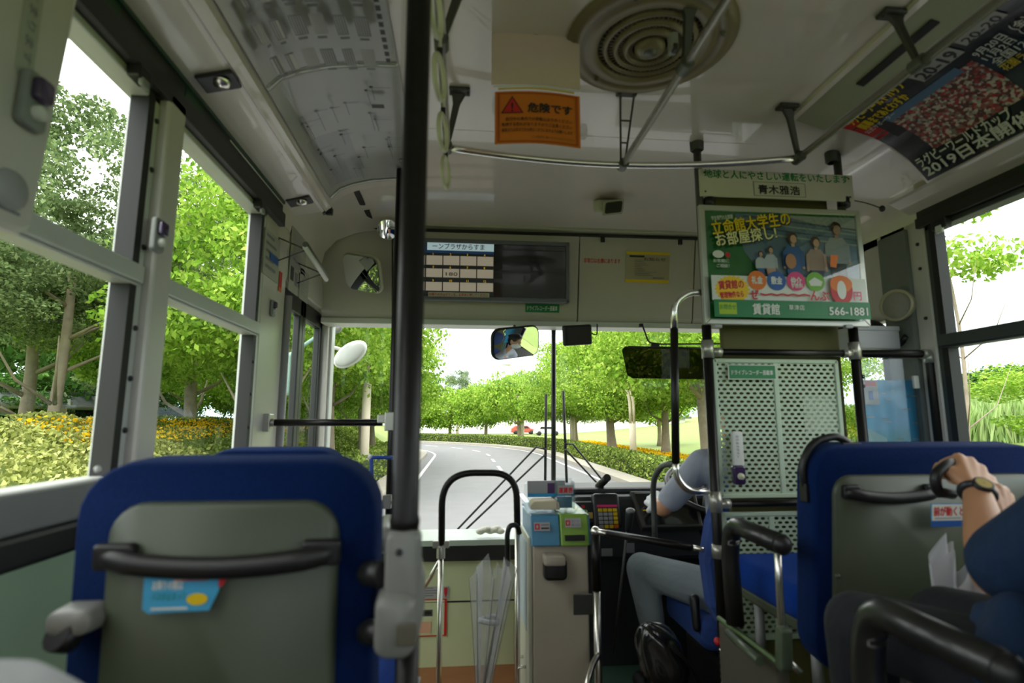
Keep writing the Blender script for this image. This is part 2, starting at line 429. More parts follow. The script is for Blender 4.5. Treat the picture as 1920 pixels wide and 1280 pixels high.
# rear wall with a window
b = MB(); b.b2((XL, YB-.06, 0), (XR, YB, 1.3)); b.b2((XL, YB-.06, 2.1), (XR, YB, 2.45)); b.b2((XL, YB-.06, 1.3), (XL+.3, YB, 2.1)); b.b2((XR-.3, YB-.06, 1.3), (XR, YB, 2.1))
struct('wall_back', b, WHITE, 'rear wall of the bus')
b = MB(); b.add([(XL, YB-.03, 1.3), (XR, YB-.03, 1.3), (XR, YB-.03, 2.1), (XL, YB-.03, 2.1)], [(0, 1, 2, 3)])
struct('window_9', b, GLASS, 'rear window of the bus')

# ceiling
LP = [(XL+.022, .925), (-.655, .955), (-.645, .962), (-.635, .955), (-.625, .965), (-.612, .975)]
LC = [(-.612, .975), (-.60, 1.0), (-.56, 1.035), (-.50, 1.062), (-.42, 1.083), (-.32, 1.096), (-.21, 1.10)]
RC = [(1.345, 1.078), (1.42, 1.064), (1.50, 1.040), (1.57, 1.005), (1.63, .96), (1.675, .91), (1.705, .872)]
RP = [(1.705, .872), (1.72, .868), (1.76, .845), (XR-.02, .826)]
def strip(mb, prof, y0, y1, mi=0, ny=6, smooth=False):
    n = len(prof)
    mb.add([(p[0], y0+(y1-y0)*j/ny, E+p[1]) for j in range(ny+1) for p in prof], [(j*n+i, j*n+i+1, (j+1)*n+i+1, (j+1)*n+i) for j in range(ny) for i in range(n-1)], mi, smooth)
b = MB()
strip(b, LP, YB, 2.45); strip(b, LC, YB, 2.45, 0, 6, True)
strip(b, [(-.21, 1.10), (1.175, 1.10)], YB, 1.94)
strip(b, [(1.175, 1.10), (1.178, 1.088), (1.20, 1.088), (1.205, 1.096)], YB, 1.75)
strip(b, [(1.205, 1.096), (1.32, 1.062), (1.335, 1.066), (1.345, 1.078)], YB, 1.75, 1)
strip(b, RC, YB, 1.75, 0, 6, True); strip(b, RP, YB, yR1+.05)
# front dome
DP = [(XL, .80), (XL+.03, .95), (-.70, 1.02), (-.6, 1.065), (-.45, 1.092), (-.3, 1.103), (-.1, 1.106), (.6, 1.107), (1.17, 1.106), (1.35, 1.102), (1.50, 1.084), (1.62, 1.045), (1.71, .985), (1.78, .90), (XR, .80)]
def dome(u, v):
    i = min(int(u*(len(DP)-1)), len(DP)-2); t = u*(len(DP)-1)-i
    x = DP[i][0]*(1-t)+DP[i+1][0]*t; z = DP[i][1]*(1-t)+DP[i+1][1]*t
    return V(x, 1.74+(2.96-1.74)*v, E+z-.03*max(0, (v-.75)/.25)**2)
b.grid(dome, (len(DP)-1)*1, 16, 0, True)
b.b2((-.21, 1.936, E+1.099), (1.17, 1.94, E+1.107))
b.b2((XL, YB, E+1.14), (XR, YF, E+1.17))
struct('ceiling', b, [CEILM, mat('olive_duct_panel', (158, 160, 138), .4, var=.04)], 'pale glossy ceiling panels of the bus with curved sides')
# front header over the windscreen
z_at = lambda px, py, y: aY(px, py, y).z
zt = E+1.085; zb = E+.575
b = MB()
def hdr(x0, x1, mi=0):
    b.prism([(2.93, zt), (2.965, zt-.03), (3.06, zb+.03), (3.075, zb), (3.25, zb), (3.25, zt)], (x0, 0, 0), (0, 1, 0), (0, 0, 1), (x1-x0, 0, 0), mi)
xs_ = [XL, -.40, -.395, .665, .671, 1.36, 1.366, XR]
for i in range(0, 8, 2): hdr(xs_[i], xs_[i+1])
b.b2((XL, 3.10, zb+.01), (XR, 3.24, zt-.01), 1)
b.b2((XL, 3.06, zb-.03), (XR, 3.2, zb+.002), 2)
hf = struct('wall_front', b, [HDRM, mat('panel_gap', (30, 30, 26), .6), mat('white_lip', (206, 208, 198), .4)], 'cream header panel over the windscreen', bevel=.004)
b = MB(); b.b2((XL, 2.935, zt-.028), (XR, 2.972, zt-.018)); mk('hinge_gap', b, MATS['panel_gap'], hf)
b = MB(); b.b2((XL, 2.90, zt-.012), (XR, 2.95, zt+.02)); mk('cornice', b, CREAM, hf, .008)
# lower front wall, sill and corner posts
b = MB(); zws = E-.60
b.b2((XL, 3.1, 0), (.30, 3.24, zws-.12)); b.b2((.30, 3.1, 0), (XR, 3.24, zws-.1))
b.b2((XL, 3.06, zws-.14), (.32, 3.10, zws-.03), 1)
b.b2((XL, 3.0, zws-.05), (XR, 3.3, zws-.02), 2)
b.b2((XL, 3.095, .34), (.3, 3.1, .348), 1)
struct('trim_4', b, [mat('lime_green_panel', (192, 200, 160), .45), BLACK, mat('pale_sill', (160, 172, 160), .4)], 'pale green front panel with black rail under the windscreen', bevel=.004)
b = MB(); b.b2((XL-.02, 3.2, 0), (XL+.035, 3.28, zb)); b.b2((XR-.03, 3.2, 0), (XR+.02, 3.28, zb))
struct('trim_5', b, ALUP, 'light corner posts of the windscreen', bevel=.01)
b = MB(); b.add([(XL, 3.27, zws-.03), (XR, 3.27, zws-.03), (XR, 3.22, zb), (XL, 3.22, zb)], [(0, 1, 2, 3)])
struct('window_10', b, glassmat('windscreen_glass', (.97, .99, .97), .01), 'wide windscreen glass')
p0 = aY(1037, 915, 3.25); p1 = aY(1038, 606, 3.2)
b = MB(); b.tube([p0-V(0, 0, .2), p1], .014, 10); b.box(p1+V(0, -.03, -.01), (.05, .07, .03))
struct('trim_6', b, BLACK, 'black centre post of the windscreen')
# ================================================================ outside
GZ = -.8
rng = np.random.default_rng(3)
ASPH = mat('asphalt', (120, 120, 121), .85, var=.12, vscale=1.5, bump=.3, bscale=90)
PAINT = mat('road_paint', (225, 225, 222), .7)
CONC = mat('kerb_concrete', (168, 162, 150), .85, var=.15, vscale=3)
LAWN = mat('lawn', (132, 148, 80), .9, var=.25, vscale=.5, bump=.4, bscale=30)
LAWN2 = mat('dry_lawn', (118, 136, 64), .9, var=.2, vscale=.4, bump=.4, bscale=30)
BARK = mat('bark', (150, 136, 118), .9, var=.35, vscale=5, bump=.8, bscale=14)
L_MID = leafmat('leaves_mid', (70, 92, 58), (116, 136, 88), (172, 188, 134))
L_LIME = leafmat('leaves_lime', (92, 132, 40), (144, 180, 66), (194, 214, 106))
L_DARK = leafmat('leaves_dark', (38, 70, 34), (70, 110, 50), (122, 160, 84))
L_HEDGE = leafmat('leaves_hedge', (70, 92, 38), (120, 142, 62), (176, 188, 104), .2, 1.5)
L_YH = leafmat('leaves_yellow_hedge', (110, 122, 56), (172, 178, 100), (212, 212, 144), .2, .8)
L_FLOW = leafmat('petals_yellow', (214, 150, 20), (236, 190, 30), (248, 214, 60), .2)
L_FGRN = leafmat('bed_leaves', (76, 116, 30), (120, 150, 50), (160, 180, 70), .2)
L_TALL = leafmat('tall_grass_blades', (120, 150, 84), (158, 184, 114), (196, 208, 150), .3)

def quads(c, sz, asp=.62, up=0.):
    """c: (n,3) centres -> object mesh data of leaf quads"""
    n = len(c)
    nrm = rng.normal(size=(n, 3)); nrm[:, 2] += up; nrm /= np.linalg.norm(nrm, axis=1, keepdims=True)
    t = rng.normal(size=(n, 3)); a = np.cross(nrm, t); a /= np.linalg.norm(a, axis=1, keepdims=True); bb = np.cross(nrm, a)
    s = (sz*(.6+.8*rng.random(n)))[:, None]
    a = a*s; bb = bb*s*asp
    v = np.stack([c-a*.5, c-bb*.5+a*.1, c+a*.55, c+bb*.5+a*.1], 1).reshape(-1, 3)
    return v
def leafmesh(name, v, ms, idx=None):
    n = len(v)//4; me = bpy.data.meshes.new(name)
    me.vertices.add(4*n); me.vertices.foreach_set('co', v.astype(np.float32).ravel())
    me.loops.add(4*n); me.loops.foreach_set('vertex_index', np.arange(4*n, dtype=np.int32))
    me.polygons.add(n); me.polygons.foreach_set('loop_start', np.arange(0, 4*n, 4, dtype=np.int32))
    try: me.polygons.foreach_set('loop_total', np.full(n, 4, dtype=np.int32))
    except Exception: pass
    if not isinstance(ms, (list, tuple)): ms = [ms]
    for m in ms: me.materials.append(m)
    if idx is not None: me.polygons.foreach_set('material_index', idx.astype(np.int32))
    me.update(); me.validate()
    at = me.attributes.new('rnd', 'FLOAT', 'FACE'); at.data.foreach_set('value', rng.random(n).astype(np.float32))
    return me
def crown_pts(rx, rz, nl, per, lr):
    P = []
    for i in range(nl):
        d = rng.normal(size=3); d /= np.linalg.norm(d); r = .45+.5*rng.random()**.5
        if d[2] < -.55: d[2] *= .5
        c = d*r*np.array([rx, rx, rz]); R = lr*(.7+.6*rng.random())
        q = rng.normal(size=(per, 3)); q /= np.linalg.norm(q, axis=1, keepdims=True)
        q *= (R*(.35+.65*rng.random((per, 1))**.5)); q[:, 2] *= .62
        P.append(q+c)
    return np.concatenate(P)
LEAF = {}
for nm, (rx, rz, nl, per, lr, sz) in {'near': (3.4, 3.1, 92, 460, .62, .10), 'broad': (3.3, 3.0, 95, 420, .95, .125), 'airy': (3.2, 3.1, 60, 330, .8, .12), 'tall': (2.4, 3.8, 85, 380, .85, .125), 'far': (3.3, 2.9, 75, 170, 1.0, .23), 'thin': (1.5, 1.5, 15, 120, .55, .14)}.items():
    LEAF[nm] = quads(crown_pts(rx, rz, nl, per, lr), sz)
LM = {}
TM = {}
def trunkmesh(h, r, seed, lean):
    rr = random.Random(seed); b = MB(); n = 8; pts = []
    for i in range(n+1):
        t = i/n; pts.append(V(lean*t*t*h*.25+.06*sin(5*t+seed), .08*sin(4*t+seed*2), h*t))
    b.tube(pts, [r*(1.35-.35*min(1, t*6)) * (1-.5*t) for t in [i/n for i in range(n+1)]], 10)
    for k in range(6):
        t0 = .38+.09*k; i = int(t0*n); s = pts[i]; a = rr.random()*6.28; l = h*.36*(1.1-t0*.5)
        e = s+V(cos(a)*l*.8, sin(a)*l*.8, l*.75); m_ = (s+e)/2+V(cos(a)*.15, sin(a)*.15, -.1*l)
        b.tube([s, m_, e], [r*.32, r*.2, r*.08], 7)
    return b
def tree(name, label, x, y, h, lf, m, r=.2, s=1., sz=1., lean=0., rot=0., z=GZ, group=None, cz=None, trunk_h=None):
    t = thing(name, label, 'tree', (x, y, z), group)
    th = trunk_h or h*.62
    key = (lf, m.name)
    if key not in LM: LM[key] = leafmesh('foliage', LEAF[lf], m)
    o = bpy.data.objects.new('foliage', LM[key]); COL.objects.link(o); o.parent = t
    rz = {'near': 3.1, 'broad': 3.0, 'airy': 3.1, 'tall': 3.8, 'far': 2.9, 'thin': 1.5}[lf]*s*sz
    o.location = (lean*.25*h*.5, 0, cz if cz is not None else h-rz); o.scale = (s, s, s*sz); o.rotation_euler = (0, 0, rot)
    tb = trunkmesh(th, r, int(x*7+y*3) % 50, lean); tb.v = [v+V(x, y, z) for v in tb.v]
    mk('trunk', tb, BARK, t)
    return t

# ground, road
Cx, Cy = -24.9, 34.0
def lane(off, t):
    """road centre-line offset: straight along +Y then bending left"""
    L0 = Cy+60
    if t < L0: return V(off, t-60, 0)
    a = (t-L0)/28.0
    R = off-Cx
    return V(Cx+R*cos(a), Cy+R*sin(a), 0)
def ribbon(mb, o0, o1, t0, t1, z, n=60, mi=0, zt=None):
    mb.grid(lambda u, v: lane(o0+(o1-o0)*u, t0+(t1-t0)*v)+V(0, 0, z), 1, n, mi, False)
b = MB(); b.b2((-260, -120, GZ-.3), (260, 300, GZ-.06))
struct('lawn', b, LAWN, 'wide green lawn of the park')
b = MB(); ribbon(b, -2.1, 5.5, 0, 125, GZ, 90)
struct('road', b, ASPH, 'grey asphalt road bending to the left')
b = MB(); ribbon(b, -1.66, -1.52, 0, 125, GZ+.006, 90); ribbon(b, 5.02, 5.16, 0, 125, GZ+.006, 90)
for k in range(0, 26): ribbon(b, 1.69, 1.83, 4+k*5.0, 4+k*5.0+2.3, GZ+.006, 4)
struct('road_marking', b, PAINT, 'white edge lines and dashed centre line on the road')
def kerb(o0, o1, label):
    b = MB()
    for i in range(100):
        a0, a1 = lane(o0, i*1.25), lane(o0, (i+1)*1.25); c0, c1 = lane(o1, i*1.25), lane(o1, (i+1)*1.25)
        h = V(0, 0, GZ+.15); g = V(0, 0, GZ-.05)
        b.add([a0+g, a1+g, c0+g, c1+g, a0+h, a1+h, c0+h, c1+h], [(0, 1, 5, 4), (4, 5, 7, 6), (2, 3, 7, 6)])
    struct('kerb', b, CONC, label)
kerb(-2.1, -2.75, 'pale concrete kerb and verge on the left of the road'); kerb(5.5, 6.3, 'pale concrete kerb and verge on the right of the road')

def hedge(label, o0, o1, t0, t1, h, m, n, sz, zb=GZ, name='hedge'):
    b = MB()
    def core(u, v):
        k = [(0, .05), (.04, .8), (.15, .96), (.5, 1), (.85, .96), (.96, .8), (1, .05)][min(6, int(u*6+.5))]
        return lane(o0+(o1-o0)*(.06+.88*k[0]), t0+(t1-t0)*v)+V(0, 0, zb+h*.93*k[1])
    b.grid(core, 6, max(6, int((t1-t0)*1.5)), 0, True)
    r = mk(name, b, mat('hedge_core', (44, 58, 26), .95, var=.3, vscale=4))
    tag(r, label, 'hedge')
    # foliage shell
    u = rng.random(n); f = rng.random(n); side = f < .42; top = f > .62; 
    k = rng.random(n)
    uu = np.where(side, 0.0, np.where(top, k, 1.0)); hh = np.where(side, k**.9, np.where(top, 1.0, k))
    t = t0+(t1-t0)*u**1.15
    P = np.array([tuple(lane(o0+(o1-o0)*float(a), float(b_))) for a, b_ in zip(uu, t)])
    P[:, 2] = zb+h*hh+rng.normal(size=n)*.025; P[:, 0] += rng.normal(size=n)*.03
    v = quads(P, sz)
    o = bpy.data.objects.new('foliage', leafmesh('foliage', v, m)); COL.objects.link(o); o.parent = r; o.location = -r.location
    return r
hedge('long clipped hedge following the right kerb round the bend', 6.35, 7.35, 62, 122, .85, L_HEDGE, 26000, .11)
hedge('rough green shrub hedge beside the left kerb', -3.9, -2.8, 60, 96, 1.0, L_HEDGE, 12000, .12)

def heightpatch(name, label, x0, x1, y0, y1, fn, m, nx=24, ny=40):
    b = MB(); b.grid(lambda u, v: V(x0+(x1-x0)*u, y0+(y1-y0)*v, fn(x0+(x1-x0)*u, y0+(y1-y0)*v)), nx, ny, 0, True)
    return struct(name, b, m, label)
def sst(a, b, x):
    t = max(0, min(1, (x-a)/(b-a))); return t*t*(3-2*t)
hr = lambda x, y: GZ-.05+3.3*sst(13, 60, x)*sst(4, 60, y+.6*(x-10))
heightpatch('hill', 'grassy slope rising beyond the trees on the right', 8.2, 120, -30, 130, hr, LAWN2, 50, 50)
# bank of bright azalea shrubs at the left
def bank(x, y): return GZ+2.02*sst(-4.6, -9.6, x) if False else GZ+2.05*(1-sst(-9.5, -4.2, x))
heightpatch('hill_left', 'low green bank on the left of the road', -60, -4.1, -14, 60, lambda x, y: bank(x, y)-.08, LAWN, 40, 20)
def scatter(name, label, cat, xr, yr, zf, m, n, sz, hj=.12, up=.6, thk=0.):
    x = xr[0]+(xr[1]-xr[0])*rng.random(n); y = yr[0]+(yr[1]-yr[0])*rng.random(n)
    z = np.array([zf(a, c) for a, c in zip(x, y)])+rng.random(n)*hj+thk*0
    lo = np.array([(xr[0]+xr[1])/2, (yr[0]+yr[1])/2, 0]); P = np.stack([x, y, z], 1)-lo
    o = bpy.data.objects.new(name, leafmesh(name, quads(P, sz, up=up), m)); COL.objects.link(o); o.location = tuple(lo)
    return tag(o, label, cat, kind='stuff')
scatter('shrub_leaves', 'yellow-green azalea shrubs massed on the left bank', 'shrubbery', (-9.3, -4.0), (-2, 15.5), lambda x, y: bank(x, y)+.1*sin(x*3)*sin(y*2.3), L_YH, 46000, .10, .22)
scatter('low_shrub_leaves', 'darker green low shrubs along the foot of the left bank', 'shrubbery', (-4.6, -3.3), (-2, 13.5), lambda x, y: GZ+.15+.12*sin(y*2.1), L_HEDGE, 9000, .09, .3)
scatter('ridge_grass', 'dark green grass along the top of the left bank', 'grass', (-14, -9.2), (-4, 30), lambda x, y: bank(x, y)-.02, L_MID, 12000, .12, .1)
scatter('bed_foliage', 'mixed low green planting beside the entrance door window', 'shrubbery', (-9.6, -3.9), (15, 42), lambda x, y: bank(x, y)+.12*sin(x*2)*sin(y*1.3), L_HEDGE, 36000, .13, .2)
scatter('flower_bed', 'orange and yellow flowers in the bed on the left bank', 'flowers', (-8.7, -7.5), (11.5, 30), lambda x, y: bank(x, y)+.17, [L_FLOW], 3200, .08, .14)
scatter('flower_bed', 'yellow flower bed behind the right hedge', 'flowers', (8.0, 12.0), (14, 50), lambda x, y: GZ+.28, [L_FLOW], 15000, .12, .12)
scatter('flower_bed_leaves', 'green leaves under the yellow flowers behind the right hedge', 'foliage', (7.6, 12.4), (10, 50), lambda x, y: GZ+.1, L_FGRN, 14000, .12, .15)
# tall grass on the right
def blades(name, label, cx, cy, sx, sy, h, n, zf):
    x = cx+sx*(rng.random(n)-.5); y = cy+sy*(rng.random(n)-.5); z = np.array([zf(a, c) for a, c in zip(x, y)])
    hh = h*(.7+.5*rng.random(n)); a = rng.random(n)*6.28; w = .05
    dx, dy = np.cos(a)*w, np.sin(a)*w; lx, ly = rng.normal(size=n)*.35, rng.normal(size=n)*.35
    v = np.stack([np.stack([x-dx, y-dy, z], 1), np.stack([x+dx, y+dy, z], 1), np.stack([x+dx+lx*.4, y+dy+ly*.4, z+hh*.6], 1), np.stack([x+lx, y+ly, z+hh], 1)], 1).reshape(-1, 3)
    lo = np.array([cx, cy, 0]); v = v-lo
    o = bpy.data.objects.new(name, leafmesh(name, v, L_TALL)); COL.objects.link(o); o.location = tuple(lo)
    tag(o, label, 'grass', kind='stuff')
blades('tall_grass', 'tall pale grass on the slope behind the driver screen', 30, 34, 22, 10, 2.4, 12000, hr)
blades('tall_grass', 'tall pale grass seen through the right window', 44, 22, 14, 40, 2.6, 14000, hr)

# trees: left windows
tree('broadleaf_tree', 'large airy tree standing against the sky in the first left window', -9.9, 14.3, 10.6, 'near', L_MID, .16, 1.1, 1.1, rot=.4)
tree('broadleaf_tree', 'spreading tree with a grey trunk in front of the arched pavilion', -12.9, 17.4, 9.0, 'near', L_MID, .24, 1.15, .9, rot=1.9)
tree('broadleaf_tree', 'dark evergreen tree behind the spiky cycad', -21.5, 36.0, 10.0, 'broad', L_DARK, .3, 1.3, 1.0, rot=3.)
tree('broadleaf_tree', 'lime-green tree filling the second left window', -9.4, 20.0, 9.6, 'near', L_LIME, .26, 1.25, 1.1, rot=.9)
tree('broadleaf_tree', 'tall open tree with sky showing through in the second left window', -13.0, 27.5, 12.5, 'near', L_MID, .24, 1.5, 1.3, rot=2.2)
tree('broadleaf_tree', 'bright lime tree seen through the entrance door glass', -8.8, 27.5, 7.8, 'broad', L_LIME, .26, 1.15, 1.05, rot=5.)
tree('broadleaf_tree', 'dark tree at the far left edge of the first window', -11.6, 11.0, 7.0, 'near', L_MID, .12, .9, .7, rot=.2)
tree('broadleaf_tree', 'distant dark tree behind the flower bed', -22, 30, 9, 'far', L_DARK, .3, 1.5, 1.1)
tree('broadleaf_tree', 'distant mid-green tree behind the arched pavilion', -30, 30, 12, 'far', L_DARK, .3, 1.6, 1.1)
# left row along the road
GL = 'street trees along the left side of the road'; 
for i, (x, y, h, lf, mm, s, lab) in enumerate([
    (-4.6, 13.8, 8.6, 'broad', L_LIME, 1.0, 'nearest roadside tree with a knotted trunk behind the round outside mirror'),
    (-4.5, 19.5, 8.4, 'broad', L_LIME, 1.05, 'second lime-green street tree left of the road, just behind the large black pole'),
    (-4.6, 26.0, 8.0, 'broad', L_LIME, 1.05, 'lime-green street tree right of the large black pole, leaning over the road'),
    (-5.4, 34.0, 7.6, 'broad', L_LIME, 1.05, 'fourth street tree left of the road, before the bend'),
    (-8.5, 43.0, 7.0, 'far', L_LIME, 1.0, 'last street tree on the left side where the road bends')]):
    tree('street_tree', lab, x, y, h, lf, mm, .2, s, 1.1, rot=i*1.3, group=GL)
# right row
GR = 'street trees along the right side of the road'
for i, (x, y, h, lf, mm, s, r, lean, lab) in enumerate([
    (9.6, 20.5, 9.4, 'broad', L_LIME, 1.25, .34, -.3, 'big forked tree with a thick leaning trunk beside the tall handrail'),
    (11.8, 31.0, 8.6, 'broad', L_LIME, 1.15, .25, .1, 'street tree with a slim trunk just left of the curved lamp post'),
    (9.3, 33.5, 8.3, 'broad', L_LIME, 1.2, .3, 0, 'street tree with a short thick trunk right of the wipers'),
    (8.4, 40.0, 8.2, 'broad', L_LIME, 1.2, .25, 0, 'dense street tree behind the black windscreen centre post'),
    (5.3, 50.5, 7.6, 'far', L_LIME, 1.1, .22, 0, 'far street tree left of the wipers at the bend'),
    (2.5, 56.5, 6.6, 'far', L_LIME, 1.0, .2, 0, 'small far tree under the interior mirror'),
    (-1.2, 60.0, 6.3, 'far', L_LIME, 1.0, .2, 0, 'small far tree in the middle of the bend'),
    (-5.2, 61.0, 6.4, 'far', L_LIME, 1.0, .2, 0, 'small far tree at the left end of the bend'),
    (7.0, 62.0, 8.0, 'far', L_MID, 1.1, .2, 0, 'pale far tree behind the row at the bend'),
    (17, 46.0, 7.0, 'far', L_LIME, 1.0, .2, 0, 'small tree on the slope behind the sun visor'),
    (13.5, 24.0, 9.0, 'broad', L_LIME, 1.2, .2, 0, 'leafy tree partly hidden by the framed poster'),
    (-0.5, 76.0, 9.5, 'tall', L_MID, .9, .2, 0, 'pointed distant tree rising above the bend')]):
    tree('street_tree', lab, x, y, h, lf, mm, r, s, 1.08, lean=lean, rot=i*1.7+.5, group=GR)
# right window
tree('young_tree', 'thin young tree with a bare forked trunk in the right window', 9.25, 9.3, 5.0, 'thin', L_LIME, .045, .8, 1., z=GZ, cz=5.4, trunk_h=5.2)
tree('broadleaf_tree', 'low lime-green tree below the right window bar', 15.5, 11.5, 4.0, 'airy', L_LIME, .12, .9, .55, rot=1)
tree('broadleaf_tree', 'bushy lime-green tree at the far right of the window', 17.5, 8.8, 3.7, 'airy', L_LIME, .12, 1.0, .5, rot=2)
tree('broadleaf_tree', 'distant dark green tree on the horizon in the right window', 42, 36, 5.0, 'far', L_DARK, .2, 1.5, .55, z=1.2)
tree('broadleaf_tree', 'second distant dark tree low on the horizon at the right', 52, 33, 5.0, 'far', L_DARK, .2, 1.6, .5, z=1.2)
tree('broadleaf_tree', 'small leafy tree beyond the driver side window', 9.8, 14.2, 4.6, 'airy', L_LIME, .12, .62, 1.0, rot=3)
# bushes
for (x, y, s, m, lab) in ((9.8, 8.2, .38, L_HEDGE, 'round grey-green bush at the foot of the right window'), (19, 15.0, .5, L_LIME, 'green bush in front of the tall grass in the right window'), (-20, 26, .7, L_DARK, 'dark bush under the lime-green tree in the second left window'), (-16, 31, .6, L_DARK, 'dark green bush behind the flower bed')):
    r = thing('bush', lab, 'bush', (x, y, max(GZ, hr(x, y)) if x > 0 else bank(x, y)))
    key = ('far', m.name)
    if key not in LM: LM[key] = leafmesh('foliage', LEAF['far'], m)
    o = bpy.data.objects.new('foliage', LM[key]); COL.objects.link(o); o.parent = r; o.scale = (s, s, s*.7); o.location = (0, 0, 1.5*s)
    b = MB(); p = r.location; b.tube([p, p+V(0, 0, 1.2*s)], .04, 6); mk('stem', b, BARK, r)
# cycads
def cycad(x, y, z, s, lab):
    r = thing('cycad', lab, 'plant', (x, y, z)); b = MB(); b.lathe([(.001, 0), (.22*s, 0), (.2*s, .5*s), (.001, .55*s)], (x, y, z), n=10); mk('trunk', b, BARK, r)
    b = MB()
    for k in range(26):
        a = k*2.4; el = .3+.9*(k/26); L0 = 1.5*s; P = []
        for i in range(6):
            t = i/5; rr = L0*t*cos(el)+.0; P.append(V(x+cos(a)*rr*1.1, y+sin(a)*rr*1.1, z+.5*s+L0*t*sin(el)-.55*s*t*t))
        sd = V(-sin(a), cos(a), 0)
        for i in range(5):
            w0 = .13*s*(1-.15*i); w1 = .13*s*(1-.15*(i+1))
            b.add([P[i]-sd*w0+V(0, 0, -.05), P[i], P[i]+sd*w0+V(0, 0, -.05), P[i+1]-sd*w1+V(0, 0, -.05), P[i+1], P[i+1]+sd*w1+V(0, 0, -.05)], [(0, 1, 4, 3), (1, 2, 5, 4)])
    mk('fronds', b, mat('cycad_fronds', (58, 92, 44), .6, var=.3), r)
cycad(-12.4, 12.6, 1.1, .9, 'spiky dark green cycad between the trunks, before the arched pavilion')
cycad(-11.6, 13.6, .9, .75, 'smaller spiky cycad beside the first, next to the white window pillar')
# arched glass pavilion
pv = thing('pavilion', 'long grey pavilion with an arched ribbed roof and stone pillars', 'building', (-22, 14, 1.2))
d = V(.30, .95, 0).normalized(); n_ = V(d.y, -d.x, 0); o0 = V(-24.5, 12, -.35)
b = MB(); b.grid(lambda u, v: o0+d*(22*v)+n_*(1.9*(u*2-1))+V(0, 0, 2.35+.95*sqrt(max(0, 1-(u*2-1)**2))), 14, 22); mk('roof', b, mat('roof_sheet', (128, 132, 136), .4, var=.1), pv)
for k in range(12):
    b = MB(); b.tube([o0+d*(2*k)+n_*(1.93*cos(a))+V(0, 0, 2.35+.98*sin(a)) for a in [pi*i/12 for i in range(13)]], .07, 6); mk('rib', b, PWHITE, pv)
b = MB()
for s in (-1.9, 1.9): b.tube([o0+n_*s+V(0, 0, 2.3), o0+d*22+n_*s+V(0, 0, 2.3)], .12, 6)
mk('gutter', b, GREYPL, pv)
for k in range(8):
    b = MB()
    b.box(o0+d*(1.5+2.8*k)+n_*1.9+V(0, 0, 1.1), (.5, .5, 2.4))
    mk('pillar', b, mat('stone_pillar', (150, 144, 136), .9, var=.3, vscale=8), pv)
# lamp posts
def lamp(x, y, lab, curved=True):
    r = thing('lamp_post', lab, 'lamp post', (x, y, GZ))
    m = mat('cream_post_paint', (208, 196, 172), .6)
    b = MB(); b.tube([(x, y, GZ), (x, y, GZ+2.0)], .17, 12); mk('base', b, m, r)
    for s in (-.09, .09):
        b = MB(); b.tube(fillet([(x+s, y, GZ+2.0), (x+s, y, GZ+3.4), (x+s-.75, y, GZ+5.0), (x+s-.6, y, GZ+6.4), (x+s-1.3, y, GZ+7.6)], 1.2, 8), .075, 8); mk('pole', b, m, r)
    b = MB(); b.ell((x-1.5, y, GZ+7.55), (.5, .16, .09)); mk('lamp_head', b, m, r)
lamp(8.6, 27.0, 'cream twin-stemmed curved lamp post between the tree trunks on the right')
lamp(5.8, 52, 'cream curved lamp post standing far off at the bend')
b = MB(); b.tube([(-3.1, 18.2, GZ), (-3.1, 18.2, 2.6)], .14, 12); b.tube([(-3.1, 18.2, 2.6), (-3.1, 18.2, 6.5)], .07, 10)
tag(mk('post', b, mat('cream_post_paint', (208, 196, 172), .6)), 'pale round post among the trees left of the large black pole', 'post')
b = MB(); b.tube([(7.9, 38.5, GZ), (7.9, 38.5, 2.2)], .2, 12)
tag(mk('post', b, MATS['cream_post_paint']), 'short pale post just left of the windscreen centre post', 'post')
# parked cars far behind the bend
for k, (x, y, col, lab) in enumerate(((13.2, 84, (214, 216, 218), 'far white car parked beyond the bend'), (10.4, 92, (170, 80, 66), 'far red car parked beyond the bend'), (-8, 78, (220, 220, 222), 'far pale car parked at the left of the bend'))):
    r = thing('car', lab, 'car', (x, y, GZ)); m = mat('car_paint_%s' % 'abc'[k], col, .3)
    b = MB(); b.prism([(-2.1, .3), (2.1, .3), (2.15, .8), (1.2, .95), (.7, 1.4), (-1.3, 1.42), (-2.0, .95)], (x, y-.8, GZ), (1, 0, 0), (0, 0, 1), (0, 1.6, 0)); mk('body', b, m, r, .08)
    b = MB(); b.prism([(-1.2, .98), (.95, .98), (.6, 1.3), (-1.05, 1.32)], (x, y-.82, GZ), (1, 0, 0), (0, 0, 1), (0, 1.64, 0)); mk('windows', b, BLACK, r)
    for s in (-1.3, 1.3):
        b = MB(); b.lathe([(.001, -.9), (.32, -.9), (.32, .9), (.001, .9)], (x+s, y, GZ+.32), (0, 1, 0), 14); mk('wheel', b, RUBBER, r)
# low distant building behind the trees
b = MB(); b.b2((-30, 95, GZ), (40, 102, GZ+2.6)); b.b2((-31, 94.5, GZ+2.6), (41, 103, GZ+3.0), 1)
tag(mk('building', b, [mat('pale_render', (214, 212, 206), .8), GREYM]), 'long low pale building far behind the trees at the bend', 'building')
